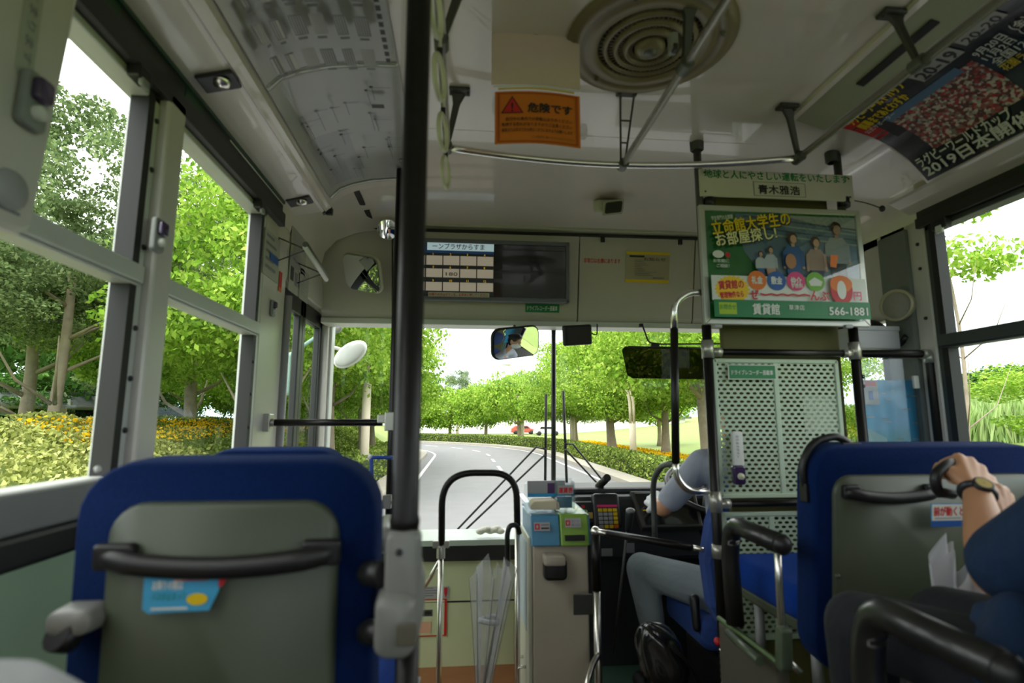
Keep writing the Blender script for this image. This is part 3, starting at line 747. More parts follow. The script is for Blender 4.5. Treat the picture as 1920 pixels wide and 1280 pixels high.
# round outside mirrors and their arm
p = aY(657, 664, 3.7); r = thing('outside_mirror', 'oval white outside mirror on an arm seen through the windscreen', 'mirror', p)
R_ = Matrix.Rotation(radians(-38), 3, 'Y')
b = MB(); b.ell(p, (.125, .03, .072), R_); mk('housing', b, PWHITE, r)
b = MB(); b.ell(p+V(0, -.02, 0), (.113, .018, .06), R_); mk('glass', b, mat('mirror_back_grey', (176, 180, 176), .3), r)
b = MB(); b.tube([p+V(-.02, .02, .02), aY(600, 643, 3.68)], .012, 8); mk('arm', b, PWHITE, r)
p = aY(630, 613, 3.6); b = MB(); b.lathe([(.001, 0), (.042, 0), (.042, .02), (.001, .02)], p, (0, -1, 0), 24); b.tube([p+V(0, .0, .02), p+V(-.2, 0, .06)], .008, 6)
tag(mk('round_mirror', b, GREYPL), 'small grey round mirror above the oval outside mirror', 'mirror')
p = aX(536, 700, -1.05); b = MB(); b.pillow(.09, .26, .06, .03, p+V(0, .05, 0), (.6, .8, 0), (0, 0, 1), (.8, -.6, 0)); b.tube([p+V(0, 0, .1), p+V(.3, .5, .5)], .012, 8)
tag(mk('side_mirror', b, mat('teal_grey_plastic', (128, 160, 152), .5)), 'pale teal side mirror housing seen through the entrance door', 'mirror')
# wipers
def wiper(bl0, bl1, arms, lab):
    r = thing('wiper', lab, 'wiper', aY(*arms[0][1], 3.34))
    b = MB(); b.tube([aY(*bl0, 3.31), aY(*bl1, 3.36)], .0085, 8); mk('blade', b, BLACK, r)
    for q in arms:
        b = MB(); P = [aY(*q[0], 3.32)]+[aY(*k, 3.35) for k in q[2:]]+[aY(*q[1], 3.38)]; b.tube(P, .006, 8); mk('arm', b, BLACK, r)
wiper((1024, 738), (1022, 925), [((1024, 842), (858, 992), (1005, 838)), ((1022, 852), (874, 992))], 'black wiper left of the windscreen centre post with arms slanting down to the left')
wiper((1056, 732), (1063, 915), [((1058, 832), (1150, 925), (1074, 832)), ((1060, 842), (1138, 925))], 'black wiper right of the windscreen centre post with arms slanting down to the right')
# ================================================================ ceiling fittings
CZ = E+1.10
# round vent
p = aZ(1218, 78, CZ); OLV = mat('olive_plastic', (122, 110, 82), .4, var=.05)
r = thing('ceiling_vent', 'large round olive ventilation grille on the ceiling', 'vent', p)
Rv = .245
b = MB(); b.lathe([(Rv, 0), (Rv, -.006), (Rv-.02, -.016), (Rv-.045, -.018), (Rv-.05, -.012), (Rv-.06, -.018), (.155, -.02), (.150, -.012), (.148, 0)], p, n=56); mk('rim', b, OLV, r)
b = MB()
for k, rr in enumerate((.128, .098, .068)): b.lathe([(rr+.010, -.004-.004*k), (rr+.006, -.018-.004*k), (rr-.002, -.022-.004*k), (rr-.006, -.012-.004*k)], p, n=48)
for k in range(56):
    a = 2*pi*k/56; b.tube([p+V(.05*cos(a), .05*sin(a), -.018), p+V(.152*cos(a), .152*sin(a), -.008)], .0022, 5)
mk('louvre_rings', b, OLV, r)
b = MB(); b.lathe([(.044, -.006), (.044, -.026), (.03, -.036), (.001, -.038)], p, n=32); mk('hub', b, OLV, r)
b = MB(); b.lathe([(.020, -.036), (.018, -.042), (.001, -.043)], p, n=24); mk('badge', b, GREYM, r)
b = MB(); b.lathe([(.151, -.001), (.001, -.001)], p, n=40); mk('duct', b, PBLACK, r)
b = MB()
for a in (2.2, 4.2, 5.9): b.lathe([(.008, -.016), (.006, -.024), (.001, -.025)], p+V(.2*cos(a), .2*sin(a), 0), n=10)
mk('screws', b, BROWNB, r)

# handrails: rails, then each bracket a thing of its own
zR = E+.95
rl, rc, rr_ = aZ(838, 276, zR), aZ(1168, 309, zR), aZ(1497, 296, zR)
def chromebar(pts, rad, lab, name='overhead_rail'):
    b = MB(); b.tube(pts, rad, 14); return tag(mk(name, b, CHROME), lab, 'handrail')
pts = [rl*(1-t)**2+(rc*2-(rl+rr_)/2)*2*t*(1-t)+rr_*t*t for t in [i/20 for i in range(21)]]
chromebar(pts, .0125, 'curved chrome rail crossing the ceiling in front of the vent')
chromebar([rc, V(rc.x, -3.5, zR)], .0125, 'chrome ceiling rail running back below the round vent')
chromebar([rr_, V(rr_.x, -3.5, zR)], .0125, 'chrome ceiling rail running back beside the coloured posters')
chromebar([rl, V(rl.x, -3.5, zR)], .0125, 'chrome ceiling rail carrying the hanging straps, beside the large black pole')
def bracket(top, bot, lab, ladder=False, wide=.012, plate=.07, pd=(1, 0, 0)):
    r = thing('rail_bracket', lab, 'bracket', top)
    b = MB(); b.box(top-V(0, 0, .006), (plate if pd[0] else .04, .04 if pd[0] else plate, .012)); 
    for s in (-1, 1): b.lathe([(.0065, 0), (.006, -.006), (.001, -.007)], top-V(0, 0, .012)+V(s*plate*.38, 0, 0), n=10)
    mk('plate', b, DARKB, r, .003)
    b = MB()
    if ladder:
        for s in (-1, 1): b.tube([top+V(s*.024, 0, -.01), bot+V(s*.008, 0, .01)], .0038, 8)
        for t in (.38, .68):
            c = top.lerp(bot, t); w = .024*(1-t)+.008*t; b.tube([c-V(w, 0, 0), c+V(w, 0, 0)], .0035, 6)
    else:
        d = bot-top; q = [(-.028, 0), (.028, 0), (.012, .25), (.008, 1), (-.008, 1), (-.012, .25)]
        b.add([top+V(u, -wide/2, 0)+d*v for u, v in q]+[top+V(u, wide/2, 0)+d*v for u, v in q], [(0, 5, 4, 3, 2, 1), (6, 7, 8, 9, 10, 11)]+[(i, (i+1) % 6, 6+(i+1) % 6, 6+i) for i in range(6)])
    mk('arm', b, DARKB, r, .002)
    b = MB(); b.lathe([(.019, -.02), (.019, .02)], bot, (0, 1, 0), 16); b.lathe([(.001, -.02), (.019, -.02)], bot, (0, 1, 0), 16); b.lathe([(.019, .02), (.001, .02)], bot, (0, 1, 0), 16)
    mk('collar', b, GREYM, r)
bracket(aZ(1176, 170, CZ), rc+V(0, 0, .0), 'open ladder-shaped rail bracket just in front of the vent', True)
bracket(aZ(1476, 198, CZ), rr_, 'solid grey rail bracket at the front corner above the driver name board')
bracket(aZ(862, 168, CZ), rl, 'dark rail bracket just right of the large black pole, near the orange sign')
yb = 1.0*1.5
q = aZ(1280, 124, zR); q.x = rc.x; bracket(V(rc.x+.0, q.y-.05, CZ), q, 'grey rail bracket passing in front of the round vent', wide=.02)
q = aZ(1724, 120, zR); q.x = rr_.x; bracket(V(rr_.x-.06, q.y+.0, CZ), q, 'solid grey rail bracket beside the rolled poster at the upper right')
q = aZ(826, 80, zR); q.x = rl.x; bracket(V(rl.x+.05, q.y-.02, CZ), q, 'dark rail bracket at the top edge right of the large black pole')
b = MB(); q = aZ(1262, 82, zR+.02); b.box(q+V(0, 0, 0), (.02, .03, .05)); b.box(q+V(0, -.01, -.02), (.014, .02, .02), None, 1)
tag(mk('rail_buzzer', b, [GREYPL, PBLACK], bevel=.004), 'small grey call button box clipped to the rail bracket below the vent', 'button')
# hanging straps
STRAP = mat('white_strap', (214, 210, 202), .5); RING = mat('green_tinted_ring', (204, 202, 188), .35)
def strap(loc, lab, tilt=0.):
    r = thing('hanging_strap', lab, 'strap', loc)
    b = MB(); x, y, z = loc
    b.tube([(x, y, z+.016), (x, y+.017, z), (x, y, z-.016), (x, y-.017, z)], .0045, 8, closed=True)
    for s in (-1, 1): b.add([(x-.002+s*.002, y-.011, z-.014), (x+.002+s*.002, y-.011, z-.014), (x+.002, y-.014, z-.075), (x-.002, y-.014, z-.075), (x-.002+s*.002, y+.011, z-.014), (x+.002+s*.002, y+.011, z-.014), (x+.002, y+.014, z-.075), (x-.002, y+.014, z-.075)], [(0, 1, 2, 3), (4, 5, 6, 7), (0, 3, 7, 4), (1, 2, 6, 5)])
    mk('belt', b, STRAP, r)
    b = MB(); b.box((x, y, z-.078), (.014, .034, .02)); mk('clip', b, BLACK, r, .003)
    b = MB(); b.tube([V(x+.01*cos(tilt)*cos(a), y+.048*cos(a), z-.137+.05*sin(a)) for a in [2*pi*i/28 for i in range(28)]], .0065, 10, closed=True); mk('ring', b, RING, r)
GS = 'hanging straps on the rail beside the large black pole'
for k, (yy, lab) in enumerate(((1.70, 'hanging strap with pale ring, frontmost on the rail'), (1.45, 'hanging strap with pale ring, second on the rail'), (1.2, 'hanging strap with pale ring, third on the rail'), (.98, 'hanging strap nearest the top of the large black pole'))):
    strap(V(rl.x, yy, zR), lab)

# hanging board: blank taupe upper part, orange warning sheet below
YS = 1.40
def vsheet(name, q0, q1, m, lab, cat, off=0., bow=.004):
    A = aY(*q0, YS-off); B_ = aY(*q1, YS-off); w_, h_ = B_.x-A.x, A.z-B_.z
    f = lambda u, v, h: V(A.x+u, YS-off-bow*sin(pi*min(1, max(0, u/w_)))-h, A.z-v+.006*sin(pi*min(1, max(0, u/w_))) * (1 if v > -1 else 0))
    b = MB(); b.grid(lambda a, c: f(a*w_, c*h_, 0), 10, 6); b.grid(lambda a, c: f(a*w_, c*h_, -.0015), 10, 6)
    return tag(mk(name, b, m), lab, cat), f, w_, h_
hb, f, W_, H_ = vsheet('hanging_board', (922, 53), (1088, 168), mat('taupe_board', (206, 186, 178), .6, var=.04), 'blank brownish-grey board hanging above the orange warning sign', 'board', -.004)
b = MB()
for u in (.36*W_, .62*W_): b.tube([f(u, 0, 0), V(f(u, 0, 0).x, YS, CZ)], .0016, 6)
mk('hanging_wire', b, PGREY, hb)
b = MB(); b.box(f(.5*W_, 0, 0)+V(0, .0, .03), (.014, .004, .1)); mk('hook_strip', b, PGREY, hb)
yo, fy, wy, hy2 = vsheet('yellow_sheet', (934, 165), (1077, 176), mat('yellow_paper', (212, 180, 60), .5), 'thin curved yellow strip along the top of the orange warning sign', 'paper', .001)
tp, ft, wt, ht = vsheet('tape_strip', (924, 163), (1088, 170), PWHITE, 'white tape line between the taupe board and the orange sign', 'tape', 0.)
og, f, W_, H_ = vsheet('warning_sign', (928, 172), (1089, 278), mat('orange_paper', (206, 112, 22), .5, var=.03), 'orange hanging warning sign with a red triangle', 'sign', .003)
P = Print(lambda u, v, h: f(u, v, .0006+h))
BR = mat('print_brown_border', (168, 72, 14), .5)
for (a, c, d_, e2) in ((.03, .03, .97, .055), (.03, .945, .97, .97), (.03, .03, .055, .97), (.945, .03, .97, .97)): P.rect(a*W_, c*H_, d_*W_, e2*H_, BR, 8, 1)
P.poly([(.20*W_, .10*H_), (.07*W_, .43*H_), (.33*W_, .43*H_)], PBLACK)
P.poly([(.20*W_, .135*H_), (.09*W_, .415*H_), (.31*W_, .415*H_)], RED)
P.text('!', .19*W_, .40*H_, .24*H_, PBLACK, .02)
P.text('危険です', .38*W_, .40*H_, .19*H_, PBLACK, .03, width=.52*W_)
for i, (t, u) in enumerate((('走行中の車内での移動はおやめください', .12), ('転倒する恐れがありますのでご注意ください', .08), ('座席または手すりをお持ちくださいますようお願いします', .08))):
    P.text(t, u*W_, (.575+.105*i)*H_, .075*H_, PBLACK, .01, width=(.78+.04*(i > 0))*W_)
P.text('バス停留所に着いてからお立ちください', .42*W_, .91*H_, .05*H_, PBLACK, width=.5*W_)
P.build(og)

# black slots in the right duct panel
def on_rc(t, y, off=.002):
    a, c = V(1.205, 0, E+1.096), V(1.32, 0, E+1.062); n = V(-.034, 0, -.115).normalized()
    q = a.lerp(c, t); return V(q.x, y, q.z)+n*off
p0 = aZ(1690, 84, E+1.078); p1 = aZ(1607, 158, E+1.078)
b = MB(); q0, q1 = on_rc(.55, p0.y-.1), on_rc(.55, p1.y); b.box((q0+q1)/2, (.028, abs(q1.y-q0.y), .006), Matrix.Rotation(radians(16), 3, 'Y'))
tag(mk('air_slot', b, BLACK, bevel=.003), 'long black air slot in the olive duct panel at the upper right', 'vent')
for (pa, pb, lab) in (((660, 350), (685, 385), 'black air slot in the front dome behind the large black pole, upper one'), ((688, 392), (700, 424), 'black air slot in the front dome behind the large black pole, lower one')):
    a, c = aX(*pa, -.42), aX(*pb, -.42); b = MB()
    zf = lambda y: E+1.095-.03*max(0, ((y-1.74)/1.22-.75)/.25)**2
    a = aZ(*pa, E+1.085); c = aZ(*pb, E+1.075); b.box((a+c)/2, (.028, (c-a).length, .012), None)
    tag(mk('air_slot', b, BLACK, bevel=.003), lab, 'vent')
p = aZ(639, 435, E+1.03); b = MB(); b.box(p, (.06, .05, .012)); b.box(p-V(0, 0, .007), (.04, .03, .006), None, 1)
tag(mk('dome_vent', b, [BLACK, DARKB], bevel=.004), 'small black vent in the front left corner of the dome', 'vent')
# lens lamp on the dome (camera dome)
p = aZ(1141, 376, E+1.095); r = thing('dome_camera', 'cream hooded camera with a square lens window on the front ceiling', 'camera', p)
b = MB(); b.pillow(.14, .10, .075, .03, p+V(0, .02, .01), (1, 0, 0), (0, .9, .3), (0, -.2, -1)); mk('housing', b, CREAM, r)
b = MB(); b.pillow(.085, .055, .012, .01, p+V(.01, -.045, -.052), (1, 0, .15), (0, .5, -.8), (0, -.8, -.5)); mk('lens_window', b, mat('smoked_lens', (60, 62, 52), .1), r)
b = MB(); b.pillow(.105, .075, .012, .012, p+V(.01, -.038, -.05), (1, 0, .15), (0, .5, -.8), (0, -.8, -.5)); mk('lens_rim', b, CREAM, r)

# ---------------- posters on the curved sides
PAPER = mat('poster_paper', (172, 171, 164), .35, var=.03, vscale=4)
def arc(prof):
    d = [0]
    for i in range(1, len(prof)): d.append(d[-1]+sqrt((prof[i][0]-prof[i-1][0])**2+(prof[i][1]-prof[i-1][1])**2))
    T = d[-1]
    def f(s):
        s = max(0, min(.9999, s))*T; i = max(k for k in range(len(d)-1) if d[k] <= s); t = (s-d[i])/(d[i+1]-d[i])
        a, c = prof[i], prof[i+1]; tx, tz = (c[0]-a[0])/(d[i+1]-d[i]), (c[1]-a[1])/(d[i+1]-d[i])
        return a[0]+(c[0]-a[0])*t, a[1]+(c[1]-a[1])*t, tx, tz
    return f, T
def curved(prof, y0, y1, flip, off=.006):
    """u along the bus (0 at y0), v along the arc from its first point; h inward"""
    f, T = arc(prof)
    def fn(u, v, h):
        x, z, tx, tz = f(v/T); n = V(tz, 0, -tx)
        if n.z > 0: n = -n
        return V(x, y0+(y1-y0)*u/abs(y1-y0), E+z)+n*(off+h)
    return fn, T
yq = [2.36, 1.56, .92, .2]
labs = ['curved sheet with a pale route map behind clear plastic, frontmost on the left', 'curved timetable sheet covered in small grey tables and a dark heading, second on the left', 'curved sheet with black bars at the top edge of the picture']
LC2 = [(-.600, .992)]+LC[2:]
for k in range(3):
    y0, y1 = yq[k+1]+.012, yq[k]-.012; fn, T = curved(LC2, y0, y1, False); Lk = y1-y0
    b = MB(); b.grid(lambda u, v: fn(u*Lk, v*T, 0), 10, 20)
    po = tag(mk('curved_poster', b, PAPER), labs[k], 'poster')
    P = Print(fn); rr = random.Random(k+3)
    if k == 1:
        for i in range(5):
            for j in range(6):
                if (i, j) == (2, 4): continue
                u = Lk*(.05+.17*i+.02*rr.random()); v = T*(.10+.14*j); wu = Lk*.12; wv = T*.085
                P.rect(u, v, u+wu, v+wv, PGREY if (i+j) % 3 else PLG, 1, 4)
                for q in range(5): P.rect(u+wu*.06, v+wv*(.1+.18*q), u+wu*.94, v+wv*(.16+.18*q), PAPER, 1, 1)
                P.rect(u+wu*1.05, v+wv*.1, u+wu*1.18, v+wv*.8, PGREY, 1, 2)
        for i in range(10): P.rect(Lk*(.38+.045*i), T*.955, Lk*(.41+.045*i), T*.985, PBLACK)
    elif k == 0:
        P.rect(Lk*.45, T*.06, Lk*.95, T*.45, PLG, 1, 8)
        for i in range(26):
            u, v = rr.random()*.8*Lk+.05*Lk, rr.random()*.8*T+.08*T
            P.disc(u, v, .007, PBLACK if i % 2 else PGREY, n=8)
            P.rect(u, v, u+Lk*(.06+.1*rr.random()), v+.0025, PGREY); P.rect(u, v, u+.0025, v+T*(.05+.1*rr.random()), PGREY, 1, 3)
        P.rect(Lk*.2, T*.74, Lk*.23, T*.84, PBLACK)
    else:
        for i in range(4): P.rect(Lk*(.76+.05*i), T*.12, Lk*(.785+.05*i), T*.45, PBLACK, 1, 4)
        P.rect(Lk*.97-.01, T*.5, Lk*.99, T*.62, RED)
    P.build(po)
    b = MB(); cov, T2 = curved(LC2, y0, y1, False, .012)
    b.grid(lambda u, v: cov(u*Lk, v*T2, 0), 4, 20); mk('clear_cover', b, glassmat('film_cover', (.97, .98, .98), .05, .12), po)
for k, yy in enumerate((2.36, 1.56, .92)):
    fn, T = curved(LC2, yy, yy+1, False, .008); b = MB(); b.tube([fn(0, T*i/14, 0) for i in range(15)], .010, 8, flat=.5)
    tag(mk('poster_clamp', b, mat('shiny_clamp', (176, 178, 172), .15, metal=.3)), ['curved shiny clamp strip at the front end of the left route map', 'curved shiny clamp strip between the route map and the timetable sheet', 'curved shiny clamp strip at the near end of the timetable sheet'][k], 'clamp')
b = MB(); b.prism([(-.655, .952), (-.61, .965), (-.612, .985), (-.64, .97)], (0, 2.46, E), (1, 0, 0), (0, 0, 1), (0, .03, 0)); b.box((-.625, 2.475, E+.965), (.03, .02, .03))
tag(mk('rail_end_cap', b, BLACK, bevel=.002), 'black triangular end cap of the left poster rail', 'cap')
# right posters
RC2 = [(1.35, 1.076)]+RC[1:-1]+[(1.70, .878)]
DKP = mat('poster_black', (26, 28, 36), .25, coat=.3); NAVY = mat('poster_navy', (30, 44, 66), .3)
ya, yb_ = 1.10, 1.735
fn, T = curved(RC2, ya, yb_, True); Lk = yb_-ya
# read from inside the bus: text runs toward the rear, baseline toward the wall
def fr(u, v, h): return fn(Lk-u, v, h)
b = MB(); b.grid(lambda u, v: fr(u*Lk, v*T, 0), 10, 20)
po = tag(mk('curved_poster', b, DKP), 'dark rugby tournament poster with yellow and white lettering on the right curve', 'poster')
P = Print(fr)
def crowd():
    m = mat('crowd_photo', (150, 90, 80), .4)
    nt = m.node_tree; N = nt.nodes; L = nt.links; vo = N.new('ShaderNodeTexVoronoi'); vo.inputs['Scale'].default_value = 110; tc = N.new('ShaderNodeTexCoord')
    cr = N.new('ShaderNodeValToRGB'); e = cr.color_ramp.elements; e[0].color = lin((90, 50, 46)); e[1].color = lin((205, 190, 180)); e[0].position = .3; e[1].position = .75
    k = e.new(.45); k.color = lin((186, 40, 46)); k = e.new(.6); k.color = lin((120, 120, 110))
    L.new(tc.outputs['Object'], vo.inputs['Vector']); L.new(vo.outputs['Color'], cr.inputs[0]); L.new(cr.outputs[0], N['Principled BSDF'].inputs['Base Color']); return m
CROWD = crowd()
# v: 0 = ridge side (top of the sheet), T = wall side (bottom)
P.rect(.0, .0, .055, T*.42, RED, 1, 10)
P.rect(.055, 0, .17, T*.5, PBLACK, 1, 12)
P.rect(.10, T*.30, .42, T*.78, CROWD, 6, 10)
P.rect(.10, T*.26, .38, T*.34, mat('poster_steel_blue', (84, 116, 152), .4), 4, 3)
def vtext(body, u, v, size, m, bold=.02, width=None): P.text(body, u, v, size, m, bold, width)
vtext('公式サポーター', .012, T*.30, .022, PWHITE, .01, .13)
vtext('ラグビーワールドカップ', .03, T*.12, .045, YEL, .03, .24)
vtext('開幕まであとわずか', .03, T*.24, .045, YEL, .03, .2)
P.rect(.30, T*.06, .44, T*.2, PLG, 3, 5); P.rect(.46, T*.05, .58, T*.16, PLG, 3, 5)
vtext('20-19', .31, T*.19, .06, PBLACK, .03, .12); vtext('20-20', .47, T*.155, .04, PBLACK, .02, .1)
P.rect(.34, T*.0, .42, T*.045, PPINK, 2, 2)
for i, t in enumerate(('9月20日（金）', '11月2日（土）', '全国12会場', '花園ラグビー場')): vtext(t, .44, T*(.30+.075*i), .032, PWHITE if i < 3 else YEL, .01, .15)
vtext('ラグビーワールドカップ', .02, T*.86, .045, PWHITE, .02, .34); vtext('2019日本開催', .02, T*.96, .05, PWHITE, .03, .38)
P.disc(.45, T*.88, .038, RED, n=24); vtext('最高峰', .425, T*.9, .022, PWHITE, .01, .05)
for i in range(16): P.rect(.50+.0075*i, T*(.70-.02*(i % 3)), .503+.0075*i, T*.78, PWHITE)
P.build(po)
ya2 = .3; fn2, T = curved(RC2, ya2, ya-.015, True); L2 = ya-.015-ya2
b = MB(); b.grid(lambda u, v: fn2(L2-u*L2, v*T, 0), 8, 20)
po = tag(mk('curved_poster', b, PAPER), 'pale curved poster with faint red circles at the upper right corner', 'poster')
P = Print(lambda u, v, h: fn2(L2-u, v, h)); PKL = mat('print_faint_red', (176, 120, 118), .5)
for (u, v) in ((.15, T*.35), (.42, T*.25), (.3, T*.7)):
    for q in (1, .8, .6, .4): P.disc(u, v, .05*q, PKL if q in (1, .6) else PAPER, n=24)
P.text('よし笛', .05, T*.6, .05, PKL, .0, .1); P.build(po)
# spot lights in the side panels
def spot(p, X, sgn, lab):
    r = thing('spot_light', lab, 'lamp', p); tl = Matrix.Rotation(radians(-14*sgn), 3, 'Y')
    b = MB(); b.box(p, (.10, .075, .012), tl); mk('recess', b, BLACK, r, .005)
    b = MB(); b.lathe([(.024, 0), (.020, -.012), (.001, -.016)], p+V(.01*sgn, -.005, -.004), (0, 0, 1), 16); mk('lamp_lens', b, CHROME, r)
pz = E+.94
spot(aZ(410, 153, pz), XL, 1, 'black recessed spot light in the white panel above the first left window')
spot(aZ(562, 377, pz), XL, 1, 'black recessed spot light in the white panel above the window next to the door')
spot(aZ(1698, 411, E+.85), XR, -1, 'black recessed spot light at the front end of the right ceiling panel')
# ---------------- header fittings
def hy(z):   # depth of the header face at height z
    t = (zt-.03-z)/((zt-.03)-(zb+.03)); return 2.965+(3.06-2.965)*t
HN = V(0, -1, -.1).normalized()
def hp(px, py, off=0.):
    y = 3.0
    for _ in range(6): q = aY(px, py, y); y = hy(q.z)-off
    return aY(px, py, y)
# destination/fare monitor
tl, tr, bl = aY(740, 444, 2.90), aY(1068, 454, 2.90), aY(738, 560, 2.90)
r = thing('fare_display', 'wide grey-framed fare display with a lit price table and a dark right screen', 'display', tl)
U = V(1, 0, 0); Wd = (tr.x-tl.x); Hd = tl.z-aY(900, 562, 2.90).z; Dn = V(0, .08, -1).normalized(); Nn = V(0, -1, -.08).normalized()
c = V(tl.x+Wd/2, 2.94, tl.z-Hd/2)
b = MB(); 
for (u0, v0, u1, v1) in ((0, 0, Wd, .022), (0, Hd-.022, Wd, Hd), (0, 0, .02, Hd), (Wd-.02, 0, Wd, Hd)):
    b.prism([(u0, v0), (u1, v0), (u1, v1), (u0, v1)], tl, U, Dn, -Nn*.06)
mk('bezel', b, mat('blue_grey_bezel', (96, 98, 106), .45), r, .003)
b = MB(); b.prism([(.01, .01), (Wd-.01, .01), (Wd-.01, Hd-.01), (.01, Hd-.01)], tl-Nn*.012, U, Dn, -Nn*.045); mk('dark_screen', b, mat('screen_black', (20, 24, 24), .12, coat=.4), r)
P = Print(plane_fn(tl-Nn*.0115, U, Dn, Nn))
SC = mat('screen_cream', (178, 166, 150), .5, emit=.22, var=0); SB = mat('screen_pale_blue', (176, 198, 206), .5, emit=.30, var=0); SD = mat('screen_dark_blue', (30, 70, 120), .5, emit=.1, var=0); SY = mat('screen_yellow', (220, 176, 30), .5, emit=.2, var=0); SBK = mat('screen_dark_row', (30, 32, 40), .4, emit=.02)
u_at = lambda px: aY(px, 500, 2.91).x-tl.x
v_at = lambda py: tl.z-aY(870, py, 2.91).z
u0, u1 = u_at(752), u_at(926)
P.rect(u0, v_at(450), u1, v_at(553), SBK)
P.rect(u_at(800)-.0, v_at(451), u1, v_at(470), SB); P.rect(u0, v_at(451), u_at(798), v_at(470), SD); P.rect(u0, v_at(470), u1, v_at(475), SD)
P.text('ーンプラザからすま', u_at(810), v_at(467), .036, PBLACK, .01, u_at(908)-u_at(810))
P.text('つぎは', u0+.01, v_at(467), .03, SB, .01, .08)
for j, (ya_, yb2) in enumerate(((480, 497), (504, 520), (529, 545))):
    for i in range(5):
        a = u_at(770+32*i)-.035 if False else u_at(767+32*i-.0); e2 = u_at(767+32*(i+1)-2)
        P.rect(a, v_at(ya_), e2, v_at(yb2), SC)
    for i in range(4):
        P.text(str(1+i+4*j), u_at(811+32*i), v_at(ya_-.5), .018, SY, .02)
P.text('180', u_at(836), v_at(517), .027, PBLACK, .01, u_at(858)-u_at(836))
P.build(r)
b = MB(); P = Print(plane_fn(aY(803, 547, 2.885), U, Dn, Nn)); P.rect(0, 0, .33, .024, CREAM); P.text('お降りの方はボタンを、お早めに押してください', .006, .019, .018, RED, .02, .315)
tag(P.build(None, 'notice_strip'), 'cream strip with red lettering along the lower edge of the fare display', 'sticker')
def sticker(name, pxs, lab, cat, fn_draw, off=.002, base=None, Y=None, parent=None):
    (xa, ya_), (xb, yb2) = pxs
    if Y: A, B_, C_ = aY(xa, ya_, Y), aY(xb, ya_, Y), aY(xa, yb2, Y)
    else: A, B_, C_ = hp(xa, ya_, off), hp(xb, ya_, off), hp(xa, yb2, off)
    W = (B_-A).length; H = (C_-A).length; Uv = V(1, 0, 0) if True else (B_-A).normalized(); Dv = (C_-A); Dv.x = 0; Dv = Dv.normalized()
    Nv = Uv.cross(Dv).normalized(); Nv = Nv if Nv.y < 0 else -Nv
    b = MB(); b.prism([(0, 0), (W, 0), (W, H), (0, H)], A, Uv, Dv, Nv*.001)
    o = mk(name, b, base or PWHITE, parent)
    if parent is None: tag(o, lab, cat)
    P = Print(plane_fn(A+Nv*.001, Uv, Dv, Nv)); fn_draw(P, W, H); P.build(o); return o
def dg(P, W, H): P.text('ドライブレコーダー搭載車', W*.06, H*.74, H*.62, PWHITE, .01, W*.88)
sticker('sticker', ((985, 569), (1049, 585)), 'green drive recorder sticker below the fare display', 'sticker', dg, base=PGREEN)
sticker('sticker', ((1091, 481), (1167, 495)), 'small pale strip with red lettering on the cream header panel', 'sticker', lambda P, W, H: P.text('非常口は右側にあります', W*.05, H*.75, H*.7, RED, .02, W*.9), base=HDRM)
def yd(P, W, H):
    P.rect(0, -.0, W, H*.09, YEL); P.rect(-0, H*.9, W, H, YEL); P.rect(W*.08, H*.12, W*.42, H*.18, PBLACK)
    for i in range(10): P.rect(W*.2, H*(.26+.055*i), W*(.36+.05*(i % 4)+.2*(i > 6)), H*(.275+.055*i), PGREY)
    P.text('お知らせ', W*.4, H*.28, H*.12, PBLACK, .0, W*.5)
    P.rect(W*.62, H*.82, W*.88, H*.86, PGREY)
sticker('notice_paper', ((1174, 471), (1256, 529)), 'cream notice paper fixed with yellow tape at its top and bottom', 'paper', yd, base=mat('cream_paper', (170, 160, 130), .5))
for (px, py, lab) in ((1130, 447, 'small black rubber stop on the header above the red strip'), (1275, 452, 'small black rubber stop on the header above the notice paper')):
    b = MB(); q = hp(px, py); b.tube([q+V(0, -.001, .02), q+V(0, -.001, -.022)], .013, 10); tag(mk('rubber_stop', b, BLACK, bevel=.003), lab, 'stopper')
# round and square inside mirrors at the left of the header
def mirror(name, p, w, h, rad, look, lab, frame_m, Rc=.7, kc=1., depth=.02):
    """glass turned so that it shows `look` to the viewer"""
    r = thing(name, lab, 'mirror', p); n = ((CAM-p).normalized()*kc+(look-p).normalized()).normalized()
    W_2 = RT.cross(n).normalized(); U_ = W_2.cross(n).normalized(); W_2 = n.cross(U_)
    b = MB(); b.pillow(w, h, depth, rad, p-n*depth, U_, W_2, n); mk('frame', b, frame_m, r)
    b = MB(); o = rrect(w*.93, h*.91, rad*.85, 6); K = 10; bz = lambda x, y: (w*w/4-x*x-y*y)/(2*Rc)+.002+(h*h/4)/(2*Rc)
    vs = [p+n*bz(0, 0)]; fs = []; m_ = len(o)
    for i in range(1, K+1):
        for q in o: x, y = q[0]*i/K, q[1]*i/K; vs.append(p+n*bz(x, y)+U_*x+W_2*y)
    for j in range(m_): fs.append((0, 1+j, 1+(j+1) % m_))
    for i in range(K-1):
        for j in range(m_): fs.append((1+i*m_+j, 1+(i+1)*m_+j, 1+(i+1)*m_+(j+1) % m_, 1+i*m_+(j+1) % m_))
    b.add(vs, fs, 0, True); mk('glass', b, MIRROR, r)
    return r
mirror('wing_mirror', aY(679, 512, 2.86), .235, .215, .05, V(-1.7, 2.75, 1.35), 'square rounded inside mirror at the front left reflecting the kerb side', CREAM)
mirror('round_mirror', aY(727, 430, 2.84), .11, .11, .054, V(-.8, -1, 1.0), 'small round mirror partly behind the black pole, above the square mirror', PWHITE)
